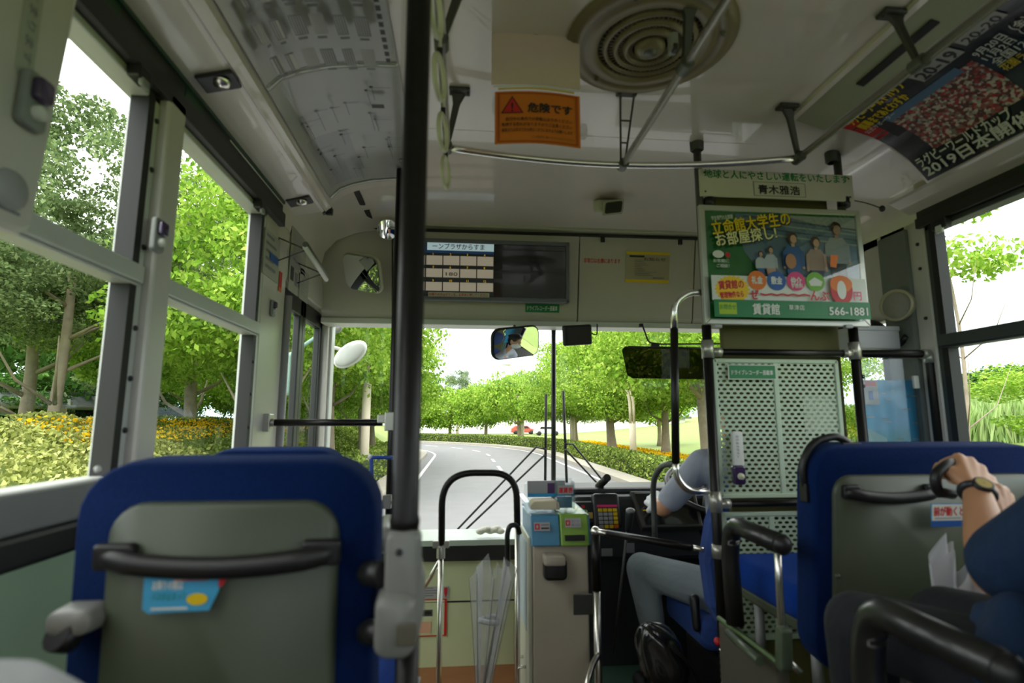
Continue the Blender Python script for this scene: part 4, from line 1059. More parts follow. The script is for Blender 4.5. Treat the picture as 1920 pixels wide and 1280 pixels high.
# light strip at the left above the door
r = thing('light_bar', 'white light strip on two wire arms over the entrance door', 'lamp', aX(590, 495, -.62))
a, c = aX(572, 463, -.66), aX(612, 524, -.66); b = MB(); b.tube([a, c], .011, 8, mi=0); mk('tube', b, PWHITE, r)
b = MB(); b.tube([a+V(0, 0, .012), c+V(0, 0, .012)], .013, 8); mk('hood', b, GREYM, r)
for t in (.08, .8):
    q = a.lerp(c, t); b = MB(); b.tube([q, V(XL+.012, q.y, q.z+.05), V(XL+.012, q.y, q.z-.05), q], .004, 6); mk('arm', b, GREYM, r)
# notices on the wall above the door
def wallsheet(pxs, lab, draw, base, X=XL+.014):
    (xa, ya_), (xb, yb2) = pxs
    A, B_ = aX(xa, ya_, X), aX(xb, ya_, X); C_ = aX(xa, yb2, X); W = abs(B_.y-A.y); H = abs(A.z-C_.z)
    b = MB(); b.prism([(0, 0), (W, 0), (W, H), (0, H)], A, (0, 1, 0), (0, 0, -1), (.002, 0, 0)); o = tag(mk('wall_notice', b, base), lab, 'notice')
    P = Print(plane_fn(A+V(.002, 0, 0), (0, 1, 0), (0, 0, -1), (1, 0, 0))); draw(P, W, H); P.build(o)
def lines(n, m): 
    def f(P, W, H):
        for i in range(n): P.rect(W*.1, H*(.08+.85*i/n), W*(.6+.3*((i*7) % 3)/2), H*(.08+.85*(i+.4)/n), m)
    return f
LGP = mat('pale_sheet', (168, 168, 158), .45)
wallsheet(((497, 425), (527, 515)), 'grey framed notice with a small blue block on the wall before the door', lambda P, W, H: (lines(5, PGREY)(P, W, H), P.rect(W*.35, H*.45, W*.9, H*.62, PBLUE)), LGP)
wallsheet(((549, 398), (578, 500)), 'upper pale sheet with fine grey lines above the door', lines(14, PLG), LGP)
wallsheet(((543, 490), (561, 545)), 'small sheet with two dark pictures below the light strip', lambda P, W, H: (P.rect(W*.1, H*.1, W*.45, H*.6, PBLACK), P.rect(W*.55, H*.2, W*.9, H*.7, PGREY)), LGP)
wallsheet(((563, 500), (580, 560)), 'narrow pale sheet beside the small picture sheet', lines(8, PLG), LGP)
wallsheet(((524, 508), (529, 546)), 'tiny red sticker at the corner of the door frame', lambda P, W, H: P.rect(0, 0, W, H*.8, RED), PORANGE)
# call buttons
def button(p, sgn, lab, s=1.):
    r = thing('stop_button', lab, 'button', p)
    b = MB(); b.pillow(.045*s, .085*s, .014*s, .01*s, p, (0, 1, 0), (0, 0, 1), (sgn, 0, 0)); mk('housing', b, GREYPL, r)
    b = MB(); b.pillow(.030*s, .036*s, .014*s, .008*s, p+V(sgn*.012*s, 0, .016*s), (0, 1, 0), (0, 0, 1), (sgn, 0, 0)); mk('purple_cap', b, mat('purple_cap', (58, 40, 78), .2, coat=.5), r)
    b = MB(); b.lathe([(.011*s, 0), (.011*s, .012*s), (.001, .015*s)], p+V(sgn*.012*s, 0, -.018*s), (sgn, 0, 0), 14); mk('push_knob', b, PWHITE, r)
button(aX(290, 441, XL+.036), 1, 'stop button on the white pillar between the two left windows')
button(aX(509, 578, XL+.014), 1, 'stop button on the white post before the entrance door', .8)
# big near box at upper left with stop button
x1 = -.70; yE = aX(92, 200, x1).y; zB = aX(60, 452, x1).z
r = thing('side_cabinet', 'white rounded side housing at the top left corner, in front of the first window', 'housing', (XL, .55, zB))
b = MB(); o = [(u, v) for (u, v) in fillet([(-.4, 1.0, 0), (-.4, 0, 0), (0, 0, 0), (0.0, 1.0, 0)], .045, 6) for u, v in [(u, v)]] if False else [(q.x, q.y) for q in fillet([(-.4, 1.0, 0), (-.4, 0, 0), (0, 0, 0), (0.05, 1.0, 0)], .045, 6)]
b.prism([(q[0], q[1]*(E+.93-zB)) for q in o], (XL+.005, yE, zB), (0, 1, 0), (0, 0, 1), (x1-XL-.005, 0, 0)); mk('shell', b, WHITE, r, .012)
b = MB(); b.lathe([(.001, 0), (.03, 0), (.032, .004), (.03, .010), (.001, .010)], aX(12, 355, x1), (1, 0, 0), 24); mk('round_latch', b, PLG, r)
b = MB(); b.b2((x1, aX(2, 410, x1).y-.2, zB+.03), (x1+.002, yE-.03, zB+.034)); mk('edge_line', b, PGREY, r)
q = aX(55, 55, x1); b = MB(); b.prism(rrect(.035, .17, .01), q, (0, 1, 0), (0, 0, 1), (.0015, 0, 0)); P = Print(plane_fn(q+V(.0015, -.01, .07), (0, 0, -1), (0, -1, 0), (1, 0, 0)));
lb = mk('notice_label', b, LGP, r); P.text('とまります', 0, -.004, .02, PGREY, .01, .13); P.build(lb, 'lettering')
button(aX(52, 190, x1+.002), 1, 'large stop button on the white housing at the top left', 1.1)
# rear-view mirror, its driver-facing glass; monitor; sun visor
MIRP = aY(968, 642, 2.92)
HEADP = V(1.22, 2.46, 1.38)
r = mirror('rearview_mirror', MIRP, .305, .175, .05, HEADP, 'wide interior mirror reflecting the masked driver, hanging under the header', BLACK, Rc=2.2, kc=1.02)
b = MB(); b.tube([MIRP+V(.0, .02, .06), MIRP+V(.0, .1, .11)], .008, 8); mk('stalk', b, BLACK, r)
p = aY(1082, 628, 2.98); r = thing('small_monitor', 'dark tilted monitor hanging under the header right of the mirror', 'monitor', p)
Rm = Matrix.Rotation(radians(-4), 3, 'Y') @ Matrix.Rotation(radians(12), 3, 'X')
b = MB(); b.box(p, (.165, .04, .115), Rm); mk('case', b, BLACK, r, .01)
b = MB(); b.box(p+Rm @ V(.006, -.022, 0), (.135, .003, .09), Rm); mk('screen', b, mat('dark_olive_screen', (44, 40, 34), .4), r)
b = MB(); b.tube(fillet([p+V(.08, .02, .02), p+V(.12, .02, .0), p+V(.125, .03, .07)], .03), .004, 6); mk('cable', b, BLACK, r)
r = thing('sun_visor', 'dark tinted see-through sun visor hanging before the driver', 'visor', aY(1310, 650, 3.0))
o = [aY(x, y, 3.0) for (x, y) in ((1166, 655), (1172, 649), (1400, 653), (1400, 712), (1186, 709), (1176, 703))]
b = MB(); b.add(o+[q+V(0, .003, 0) for q in o], [tuple(range(6)), tuple(reversed(range(6, 12)))]+[(i, (i+1) % 6, 6+(i+1) % 6, 6+i) for i in range(6)]); mk('tinted_sheet', b, glassmat('smoked_visor', (.2, .18, .17), .0), r)
b = MB(); b.tube([aY(1178, 650, 2.99), aY(1400, 654, 2.99)], .006, 8); b.box(aY(1228, 648, 2.985), (.045, .02, .025)); mk('clamp_bar', b, BLACK, r)
b = MB(); b.tube(fillet([aY(1204, 608, 3.02), aY(1210, 625, 3.0), aY(1216, 642, 2.99), aY(1240, 645, 2.99), aY(1400, 644, 2.99)], .02), .005, 8); b.box(aY(1202, 610, 3.02), (.02, .02, .02)); mk('arm', b, BLACK, r)
# ================================================================ driver partition
YP = 1.95
def at(px, py, y=YP): return aY(px, py, y)
PA0, PA1 = at(1332, 1270), at(1322, 610)
xa, xb, xc = at(1327, 660).x, at(1603, 660).x, at(1733, 660).x
R0 = .0175
FIT = mat('joint_silver', (176, 174, 164), .32, metal=.6)
dp = thing('partition_frame', 'black tube frame with silver joints separating the driver from the passengers', 'frame', (xa, YP, 0))
def tubep(name, pts, r=R0, m=BLACKG, par=dp):
    b = MB(); b.tube(pts, r, 16); return mk(name, b, m, par)
ztopA = at(1316, 262).z
tubep('post', [(xa, YP, .0), (xa, YP, at(1325, 610).z)]); tubep('upper_post', [(xa, YP, at(1325, 610).z), (xa, YP, ztopA)], .015, GREYM)
tubep('post', [(xb, YP, .3), (xb, YP, at(1600, 610).z)]); tubep('upper_post', [(xb, YP, at(1600, 610).z), (xb, YP, at(1580, 285).z)], .015, GREYM)
zr1, zr2 = at(1450, 661).z, at(1450, 943).z
tubep('rail', [(xa, YP, zr1), (xb, YP, zr1)], .013); tubep('rail', fillet([(xb, YP, zr1), (xc, YP-.02, zr1), (xc, YP-.02, .3)], .03, 6), .0155)
tubep('rail', [(xa, YP, zr2), (xb, YP, zr2)], .013)
for (x, z, hh) in ((xa, zr1+.01, .05), (xb, zr1+.01, .05), (xa, at(1332, 940).z+.0, .055), (xa, at(1332, 1033).z, .035)):
    b = MB(); b.lathe([(R0+.001, -hh/1.5), (R0+.005, -hh/1.5), (R0+.005, hh/1.5), (R0+.001, hh/1.5)], (x, YP, z), n=20); mk('joint', b, FIT, dp)
for (x, z, s) in ((xa, zr1, 1), (xb, zr1, -1), (xb, zr1, 1), (xa, zr2, 1)):
    b = MB(); b.tube([(x+s*R0, YP, z), (x+s*(R0+.035), YP, z)], .0165, 14); mk('joint', b, FIT, dp)
b = MB(); b.tube(fillet([(xc-.03, YP-.018, zr1), (xc, YP-.02, zr1), (xc, YP-.02, zr1-.035)], .028, 6), .0195, 14); mk('elbow_joint', b, FIT, dp)
for x, z in ((xa, ztopA), (xb-.02, at(1580, 285).z)):
    b = MB(); b.lathe([(.02, -.07), (.026, -.065), (.028, -.02), (.045, -.008), (.045, 0), (.001, 0)], (x, YP, z+.02), n=20); mk('ceiling_socket', b, DARKB, dp)
# perforated panels
def perf():
    m = mat('perforated_green_sheet', (184, 202, 176), .4, var=.03)
    nt = m.node_tree; N = nt.nodes; L = nt.links; pb = N['Principled BSDF']; out = N['Material Output']
    tc = N.new('ShaderNodeTexCoord'); sp = N.new('ShaderNodeSeparateXYZ'); L.new(tc.outputs['Object'], sp.inputs[0])
    def mth(op, a, c=None):
        n = N.new('ShaderNodeMath'); n.operation = op
        for i, q in enumerate((a, c)):
            if q is None: continue
            if isinstance(q, (int, float)): n.inputs[i].default_value = q
            else: L.new(q, n.inputs[i])
        return n.outputs[0]
    pw, ph = .0262, .0155
    v = mth('DIVIDE', sp.outputs['Z'], ph); row = mth('FLOOR', v); odd = mth('MULTIPLY', mth('MODULO', mth('ABSOLUTE', row), 2.0), .5)
    u = mth('ADD', mth('DIVIDE', sp.outputs['X'], pw), odd)
    fu = mth('ABSOLUTE', mth('SUBTRACT', mth('FRACT', mth('ADD', u, 100.0)), .5)); fv = mth('ABSOLUTE', mth('SUBTRACT', mth('FRACT', mth('ADD', v, 100.0)), .5))
    d = mth('ADD', mth('MULTIPLY', fu, 1.55), mth('MULTIPLY', fv, 1.0)); hole = mth('MULTIPLY', mth('LESS_THAN', d, .56), mth('LESS_THAN', fv, .30))
    t = N.new('ShaderNodeBsdfTransparent'); mx = N.new('ShaderNodeMixShader'); L.new(hole, mx.inputs[0]); L.new(pb.outputs[0], mx.inputs[1]); L.new(t.outputs[0], mx.inputs[2]); L.new(mx.outputs[0], out.inputs[0])
    return m
PERF = perf()
def panel(x0, z0, x1, z1, strips, lab):
    r = thing('perforated_panel', lab, 'panel', ((x0+x1)/2, YP+.02, z0)); y = YP+.018
    b = MB(); b.add([(x0, y, z0), (x1, y, z0), (x1, y, z1), (x0, y, z1)], [(0, 1, 2, 3)]); mk('mesh_sheet', b, PERF, r)
    b = MB(); e_ = .012
    for lo, hi in (((x0-.004, y-.006, z0), (x0+e_, y+.006, z1)), ((x1-e_, y-.006, z0), (x1+.004, y+.006, z1)), ((x0, y-.006, z0-.004), (x1, y+.006, z0+e_)), ((x0, y-.006, z1-e_), (x1, y+.006, z1+.004))): b.b2(lo, hi)
    for sx in strips: b.b2((sx-.010, y-.004, z0), (sx+.010, y+.004, z1))
    mk('rim', b, GREENP, r, .003); return r
x0, x1 = at(1348, 800).x, at(1585, 800).x
panel(x0, at(1450, 932).z, x1, at(1450, 674).z, [x0+.245], 'upper pale green perforated panel behind the driver')
panel(x0, at(1450, 1200).z, x1, at(1450, 962).z, [x0+.19], 'lower pale green perforated panel partly hidden by the armrest')
def dg2(P, W, H): P.rect(0, 0, W, H, PWHITE); P.rect(W*.02, H*.06, W*.98, H*.94, PGREEN); P.text('ドライブレコーダー搭載車', W*.07, H*.66, H*.34, PWHITE, .02, W*.86)
sticker('sticker', ((1364, 683), (1454, 711)), 'green drive recorder sticker on the upper perforated panel', 'sticker', dg2, Y=YP+.009, base=PWHITE)
sticker('paper_sheet', ((1505, 744), (1570, 812)), 'blank white sheet showing through the perforated panel', 'paper', lambda P, W, H: None, Y=YP+.03, base=mat('sheet_white', (228, 228, 222), .5))
r = thing('hand_light', 'white slim box with a purple and white button clipped on the perforated panel', 'button', at(1384, 860))
A = at(1384, 842, YP-.01)
b = MB(); b.pillow(.042, .13, .018, .012, A+V(0, .015, .0), (1, 0, 0), (0, 0, 1), (0, -1, 0)); mk('slim_box', b, PWHITE, r)
P = Print(plane_fn(A+V(-.008, -.0045, .05), (0, 0, -1), (-1, 0, 0), (0, -1, 0))); P.text('おりますボタン', 0, .0, .012, PGREY, .01, .08); P.build(r, 'lettering')
A = at(1385, 890, YP-.01); b = MB(); b.pillow(.045, .07, .028, .012, A+V(0, .015, 0), (1, 0, 0), (0, 0, 1), (0, -1, 0)); mk('button_case', b, mat('purple_cap', (58, 40, 78)), r)
b = MB(); b.lathe([(.012, 0), (.011, .012), (.001, .014)], A+V(0, -.012, -.004), (0, -1, 0), 14); mk('push_knob', b, mat('knob_ivory', (206, 206, 176), .3), r)

# name board, framed poster, olive cover behind them
ob = MB(); YO = YP+.05
ob.b2((at(1350, 600, YO).x, YO, .30), (at(1572, 600, YO).x, YO+.02, at(1450, 345, YO).z)); tag(mk('olive_curtain', ob, mat('olive_cloth', (92, 88, 44), .7, var=.1), bevel=.01), 'olive curtain behind the framed poster and the perforated panels', 'cover')
YN = YP-.03
A, B_ = aY(1311, 316, YN), aY(1597, 322, YN); C_ = aY(1311, 364, YN)
W, H = B_.x-A.x, A.z-C_.z+.005
b = MB(); b.prism([(0, 0), (W, 0), (W, H), (0, H)], A, (1, 0, 0), (0, 0, -1), (0, .01, 0)); nb = tag(mk('name_board', b, mat('board_cream', (200, 196, 184), .45), bevel=.002), 'cream board with green lettering and the driver name plate above the poster', 'sign')
P = Print(plane_fn(A-V(0, .0005, 0), V(1, 0, 0), V(0, 0, -1), V(0, -1, 0)))
P.text('地球と人にやさしい運転をいたします', .03*W, .30*H, .34*H, PGREEN, .02, W*.94)
P.rect(.34*W, .40*H, .68*W, .93*H, PGREY); P.rect(.345*W, .42*H, .675*W, .91*H, mat('plate_cream', (196, 192, 180), .4))
P.text('青木雅浩', .37*W, .82*H, .36*H, PBLACK, .03, W*.27)
for u in (.03, .97):
    for v in (.15, .85): P.disc(u*W, v*H, .004, PBLACK, n=10)
P.build(nb)
# framed poster
YQ = YP-.05
A, B_ = aY(1311, 383, YQ), aY(1612, 393, YQ); C_ = aY(1315, 607, YQ)
W, H = B_.x-A.x, A.z-C_.z; r = thing('framed_poster', 'silver-framed green poster with cut-out people and a large red zero, above the driver screen', 'poster', C_)
fw = .022; U = V(1, 0, 0); D = V(0, 0, -1); Nf = V(0, -1, 0)
fr = MB()
for q in ([(0, 0), (W, 0), (W-fw, fw), (fw, fw)], [(W, 0), (W, H), (W-fw, H-fw), (W-fw, fw)], [(W, H), (0, H), (fw, H-fw), (W-fw, H-fw)], [(0, H), (0, 0), (fw, fw), (fw, H-fw)]): fr.prism(q, A, U, D, V(0, .022, 0))
mk('frame', fr, mat('brushed_frame', (190, 190, 182), .35, metal=.35), r, .003)
b = MB(); b.prism([(fw*.8, fw*.8), (W-fw*.8, fw*.8), (W-fw*.8, H-fw*.8), (fw*.8, H-fw*.8)], A+V(0, .006, 0), U, D, V(0, .01, 0)); mk('sheet', b, mat('poster_green', (30, 118, 52), .35, coat=.3), r)
w, h = W-2*fw, H-2*fw; P = Print(plane_fn(A+U*fw+D*fw+V(0, .0055, 0), U, D, Nf))
SKYB = mat('photo_blue_grey', (112, 136, 158), .4, var=.12, vscale=14); SKYL = mat('photo_pale', (172, 178, 180), .4); SKN = mat('photo_skin', (186, 146, 120), .5); HAIRP = mat('photo_hair', (64, 42, 34), .5)
P.poly([(.20*w, .02*h), (w, .02*h), (w, .62*h), (.36*w, .62*h), (.24*w, .36*h)], SKYB)
P.poly([(.5*w, .02*h), (w, .02*h), (w, .16*h), (.75*w, .10*h)], SKYL)
for i in range(4): P.poly([(.25*w, (.03+.05*i)*h), (w, (.13+.05*i)*h), (w, (.145+.05*i)*h), (.25*w, (.045+.05*i)*h)], SKYL if i % 2 else mat('photo_dark_line', (84, 96, 112), .4))
def person2d(cx, top, hh, cloth, legs, hair=HAIRP, skirt=None, sk=SKN):
    s = hh
    P.poly([(cx-.13*s*h/h*1, top+.62*s), (cx+.13*s, top+.62*s), (cx+.12*s, top+s), (cx-.12*s, top+s)], legs)
    P.poly([(cx-.10*s, top+.24*s), (cx+.10*s, top+.24*s), (cx+.17*s, top+.34*s), (cx+.15*s, top+.64*s), (cx-.15*s, top+.64*s), (cx-.17*s, top+.34*s)], cloth)
    for q in (-1, 1): P.poly([(cx+q*.14*s, top+.32*s), (cx+q*.19*s, top+.34*s), (cx+q*.2*s, top+.62*s), (cx+q*.15*s, top+.62*s)], cloth); P.disc(cx+q*.175*s, top+.64*s, .025*s, sk, n=10)
    P.rect(cx-.03*s, top+.17*s, cx+.03*s, top+.26*s, sk)
    P.disc(cx, top+.10*s, .088*s, hair, ry=.105*s, n=20); P.disc(cx+.015*s, top+.125*s, .06*s, sk, ry=.075*s, n=18)
DEN = mat('photo_denim', (48, 84, 136), .5); PNK = mat('photo_pink_top', (190, 156, 146), .5); GRT = mat('photo_grey_top', (168, 172, 176), .5); DRK = mat('photo_dark_trousers', (48, 50, 64), .5)
person2d(.86*w, .07*h, .62*h, GRT, DRK); person2d(.71*w, .22*h, .50*h, PNK, mat('photo_purple_skirt', (92, 84, 120), .5)); person2d(.555*w, .19*h, .52*h, DEN, DEN)
person2d(.40*w, .33*h, .32*h, GRT, SKN); person2d(.33*w, .38*h, .25*h, SKYL, DEN)
P.disc(.525*w, .47*h, .035*w, mat('photo_tan_bag', (176, 122, 84), .5), ry=.07*h, n=18); P.poly([(.79*w, .40*h), (.84*w, .40*h), (.82*w, .52*h), (.78*w, .51*h)], PORANGE)
for dz, m in ((.006, PBLACK), (0, YEL)): P.text('立命館大学生の', .03*w+dz*.3, (.235*h+dz*.4), .14*h, m, .045 if m is PBLACK else .02, .52*w, rot=-.16)
for dz, m in ((.006, PBLACK), (0, mat('print_pale_yellow', (226, 220, 160), .5))): P.text('お部屋探し!', .05*w+dz*.3, (.345*h+dz*.4), .13*h, m, .045 if m is PBLACK else .02, .40*w, rot=-.16)
P.text('学生専門のお部屋', .025*w, .11*h, .045*h, PWHITE, .01, .14*w, rot=-.12)
P.disc(.055*w, .425*h, .036*w, PWHITE, ry=.035*h); P.disc(.115*w, .43*h, .016*w, RED, ry=.024*h); P.text('お気軽に', .02*w, .50*h, .035*h, PWHITE, .01, .1*w); P.text('ご相談！', .04*w, .545*h, .035*h, PWHITE, .01, .08*w)
P.rect(0, .62*h, w, .845*h, PWHITE)
P.disc(.13*w, .745*h, .115*w, mat('starburst_yellow', (236, 190, 24), .5), ry=.13*h, n=44, star=.14)
P.text('賃貸館の', .045*w, .745*h, .085*h, RED, .03, .16*w, rot=-.08); P.text('管理物件なら', .05*w, .825*h, .06*h, RED, .03, .15*w, rot=-.08)
for i, (m, t) in enumerate(((PORANGE, '礼金'), (PBLUE, '敷金'), (PPINK, '仲介'), (mat('print_leaf_green', (110, 170, 40), .5), ''))):
    cx = (.29+.125*i)*w; P.disc(cx, .66*h, .060*w, m, ry=.088*h, n=28)
    if t: P.text(t, cx-.035*w, .685*h, .075*h, PWHITE, .03, .07*w)
P.text('手数料', .505*w, .72*h, .045*h, PWHITE, .02, .075*w); P.poly([(.62*w, .66*h), (.66*w, .62*h), (.71*w, .66*h), (.70*w, .70*h), (.63*w, .70*h)], PWHITE)
P.text('ぜ', .24*w, .83*h, .10*h, RED, .03, .05*w)
for i in range(9): a0 = .30*w+.035*w*i; P.poly([(a0, .775*h+(i % 2)*.012*h), (a0+.037*w, .787*h-(i % 2)*.012*h), (a0+.037*w, .802*h-(i % 2)*.012*h), (a0, .79*h+(i % 2)*.012*h)], RED)
P.text('んぶ', .62*w, .83*h, .10*h, RED, .03, .12*w)
P.disc(.825*w, .735*h, .073*w, RED, ry=.135*h, n=40); P.disc(.825*w, .68*h, .073*w, PORANGE, ry=.078*h, n=30); P.disc(.825*w, .735*h, .030*w, PWHITE, ry=.085*h, n=30)
P.text('円', .90*w, .82*h, .09*h, PPINK, .02, .05*w)
P.rect(0, .845*h, w, h, mat('print_deep_green', (24, 116, 66), .5))
P.rect(.03*w, .87*h, .14*w, .975*h, mat('print_lime', (160, 186, 20), .5)); P.text('お問合せ', .035*w, .93*h, .05*h, PGREEN, .01, .1*w)
P.text('賃貸館', .24*w, .965*h, .105*h, PWHITE, .02, .17*w); P.text('☎', .55*w, .95*h, .08*h, PWHITE, .0, .04*w) if False else None
P.text('566-1881', .73*w, .965*h, .10*h, PWHITE, .02, .25*w); P.text('草津店', .47*w, .925*h, .05*h, PWHITE, .01, .1*w)
P.build(r)
b = MB(); b.prism([(fw*.9, fw*.9), (W-fw*.9, fw*.9), (W-fw*.9, H-fw*.9), (fw*.9, H-fw*.9)], A+V(0, -.016+.014, 0), U, D, V(0, .0005, 0)); mk('cover_glass', b, glassmat('poster_glass', (.98, .99, .98), .06, .03), r)
for px in (1345, 1590):
    b = MB(); b.box(aY(px, 612, YQ), (.03, .02, .014)); mk('clip', b, PLG, r, .003)
for px, lab in ((1330, 'black sleeve above the left end of the framed poster'), (1583, 'black sleeve above the right end of the framed poster')):
    b = MB(); b.tube([aY(px, 372, YP-.01), aY(px, 388, YP-.01)], .022, 12); tag(mk('poster_mount', b, BLACK), lab, 'mount')
# gooseneck microphone
b = MB(); P0 = at(1597, 375); P1 = aY(1654, 391, YP-.05); b.tube(fillet([P0, P0.lerp(P1, .5)+V(0, 0, .006), P1], .05), .0025, 8); b.ell(P1, (.011, .011, .013))
tag(mk('microphone', b, BLACK), 'thin black microphone sticking out from the corner of the name board', 'microphone')

# blue map sheet, acrylic panel, white box, round horn speaker
A, C2 = at(1614, 712, 2.0), at(1731, 838, 2.0)
b = MB(); b.grid(lambda u, v: V(A.x+(C2.x-A.x)*u, 2.0+.006*sin(u*14), A.z+(C2.z-A.z-.08)*v), 20, 2)
mp_ = tag(mk('map_sheet', b, mat('map_blue', (70, 160, 208), .45, var=.12, vscale=10)), 'sky-blue creased map sheet behind clear plastic on the right', 'map')
P = Print(lambda u, v, h_: V(A.x+u, 2.0+.006*sin(u/(C2.x-A.x)*14)-.001-h_, A.z-v)); rr = random.Random(5); W, H = C2.x-A.x, A.z-C2.z+.08
for i in range(26): u, v = rr.random()*W*.85, rr.random()*H*.9; P.rect(u, v, u+W*(.06+.1*rr.random()), v+.004, PLG if i % 3 else PGREY)
P.poly([(0, H*.55), (W*.3, H*.66), (W*.42, H), (0, H)], mat('map_pale_blue', (140, 186, 210), .5)); P.build(mp_)
b = MB(); x0, x1, z0, z1 = at(1612, 700).x, at(1722, 700).x, at(1650, 900).z, at(1650, 670).z
b.add([(x0, YP+.005, z0), (x1, YP+.005, z0), (x1, YP+.005, z1), (x0, YP+.005, z1)], [(0, 1, 2, 3)]); r = tag(mk('acrylic_screen', b, CLEAR), 'clear acrylic screen in front of the sky-blue map', 'screen')
b = MB(); q = at(1717, 716, YP-.002); b.box(q, (.022, .012, .05)); mk('catch', b, PWHITE, r, .003)
b = MB()
for py in (706, 724): b.lathe([(.008, 0), (.006, .005), (.001, .006)], at(1618, py, YP+.002), (0, -1, 0), 12)
mk('bolt_heads', b, BLACK, r)
sticker('small_notice', ((1618, 712), (1644, 758)), 'small white notice with red heading at the corner of the blue map', 'notice', lambda P, W, H: (P.rect(W*.1, H*.05, W*.9, H*.25, RED), P.rect(W*.3, H*.45, W*.6, H*.8, PBLUE)), Y=1.985, base=PLG)
b = MB(); p0, p1 = aY(1600, 654, 2.05), aY(1678, 614, 2.05); b.b2((p0.x, 2.03, p0.z), (p1.x, 2.2, p1.z)); b.b2((p0.x-.002, 2.026, p1.z-.018), (p1.x+.002, 2.2, p1.z+.002))
tag(mk('white_case', b, mat('case_white', (188, 190, 192), .45), bevel=.004), 'pale grey lidded case above the sky-blue map', 'box')
p = aX(1679, 572, XR-.06); r = thing('round_speaker', 'round beige speaker with a grille on the right wall beside the poster', 'speaker', p)
ax = V(-.93, -.36, 0).normalized()
b = MB(); b.lathe([(.06, -.05), (.066, -.01), (.066, 0), (.058, .004), (.054, -.004), (.001, -.004)], p, ax, 32); mk('rim', b, mat('speaker_beige', (186, 178, 150), .35, metal=.2), r)
b = MB(); b.lathe([(.053, -.003), (.04, .002), (.001, .006)], p, ax, 32); mk('grille', b, mat('speaker_mesh', (170, 166, 152), .6, bump=.8, bscale=300), r)
b = MB(); b.lathe([(.045, -.07), (.056, -.05), (.056, -.04)], p, ax, 24); mk('back', b, BLACK, r)
b = MB(); q = aX(1690, 645, XR-.03); b.tube(fillet([q+V(0, .05, 0), q, q+V(-.0, -.03, .03)], .02), .012, 8); tag(mk('coat_hook', b, BLACK), 'small black hook on the right wall below the round speaker', 'hook')
# tall handrail by the driver door, in front of the partition
r = thing('grab_rail', 'tall handrail with black sleeve and chrome bends left of the driver screen', 'handrail', (aY(1265, 870, 1.95).x, 1.95, 1.0))
q = lambda x, y: aY(x, y, 1.94)
b = MB(); b.tube(fillet([q(1318, 548), q(1292, 548), q(1265, 566), q(1264, 616)], .05, 8), .0125, 14); mk('upper_bend', b, CHROME, r)
b = MB(); b.tube([q(1264, 616), q(1267, 868)], .0145, 14); mk('sleeve', b, BLACKG, r)
b = MB(); b.tube(fillet([q(1267, 866), q(1268, 895), q(1290, 921), q(1328, 921)], .06, 8), .0125, 14); mk('lower_bend', b, CHROME, r)
b = MB(); b.tube(fillet([q(1266, 868), aY(1240, 872, 2.1), aY(1224, 900, 2.2), aY(1226, 950, 2.25), aY(1228, 1010, 2.25)], .08, 8), .0115, 14); mk('side_bend', b, GREYM, r)
# swing bar and its post beside the fare machine
YG = 2.2
g0 = aY(1116, 996, YG); g1 = aY(1320, 1030, YP-.0)
r = thing('gate_bar', 'black swing bar with chrome ends between the fare machine and the partition', 'barrier', g0)
b = MB(); b.tube([g0.lerp(g1, .12), g0.lerp(g1, .9)], .0135, 14); mk('sleeve', b, BLACKG, r)
b = MB(); b.tube([g0, g0.lerp(g1, .13)], .012, 14); b.ell(g0, (.02, .02, .02)); mk('pivot_end', b, CHROME, r)
b = MB(); b.tube([g0.lerp(g1, .9), g0.lerp(g1, 1)], .010, 12); mk('latch_end', b, CHROME, r)
r = thing('gate_post', 'short black and steel post right of the fare machine', 'post', (g0.x, YG, 0))
zz = lambda y: aY(1116, y, YG).z
b = MB(); b.tube([(g0.x, YG, zz(1106)), (g0.x, YG, zz(1000))], .018, 14); mk('sleeve', b, BLACKG, r)
b = MB(); b.tube([(g0.x, YG, 0), (g0.x, YG, zz(1106))], .015, 14); mk('tube', b, CHROME, r)
b = MB(); b.box((g0.x-.055, YG, zz(1132)), (.075, .012, .075)); mk('hinge_plate', b, DARKB, r, .003)
b = MB(); b.tube(fillet([(g0.x, YG-.01, zz(1225)), (g0.x-.03, YG-.04, zz(1235)), (g0.x-.07, YG-.1, zz(1260)), (g0.x-.08, YG-.12, .0)], .05), .012, 12); mk('brace', b, CHROME, r)

# ================================================================ fare machine
YM = 2.30
q = lambda x, y, d=0: aY(x, y, YM+d)
xl, xr = q(1000, 1100).x, q(1104, 1100).x; zt2 = q(1050, 1022).z; zc0, zc1 = q(1050, 1020).z, q(1050, 963).z
r = thing('fare_machine', 'beige fare machine with a blue and green card reader top', 'machine', ((xl+xr)/2, YM, 0)); FM = r
b = MB(); b.b2((xl, YM, 0), (xr, YM+.42, zt2)); mk('cabinet', b, BEIGE, r, .006)
b = MB(); b.b2((xl-.02, YM+.01, 0), (xl-.001, YM+.44, zt2+.03)); mk('side_cover', b, mat('pale_side_panel', (186, 186, 168), .4), r, .006)
b = MB(); b.b2((xl-.023, YM+.06, .45), (xl-.02, YM+.38, .80)); mk('side_notice', b, mat('pale_blue_notice', (176, 188, 196), .5), r)
b = MB(); 
for k in (0, 1):
    b = MB(); b.tube(fillet([(xl-.02, YM+.09+.1*k, .30), (xl-.05, YM+.09+.1*k, .30), (xl-.05, YM+.09+.1*k, .16), (xl-.02, YM+.09+.1*k, .16)], .01), .006, 8); mk('side_handle', b, CHROME, r)
xm = q(1048, 990).x
BLP = mat('reader_blue', (66, 132, 170), .4, coat=.2); GRP = mat('reader_green', (124, 164, 52), .4, coat=.2)
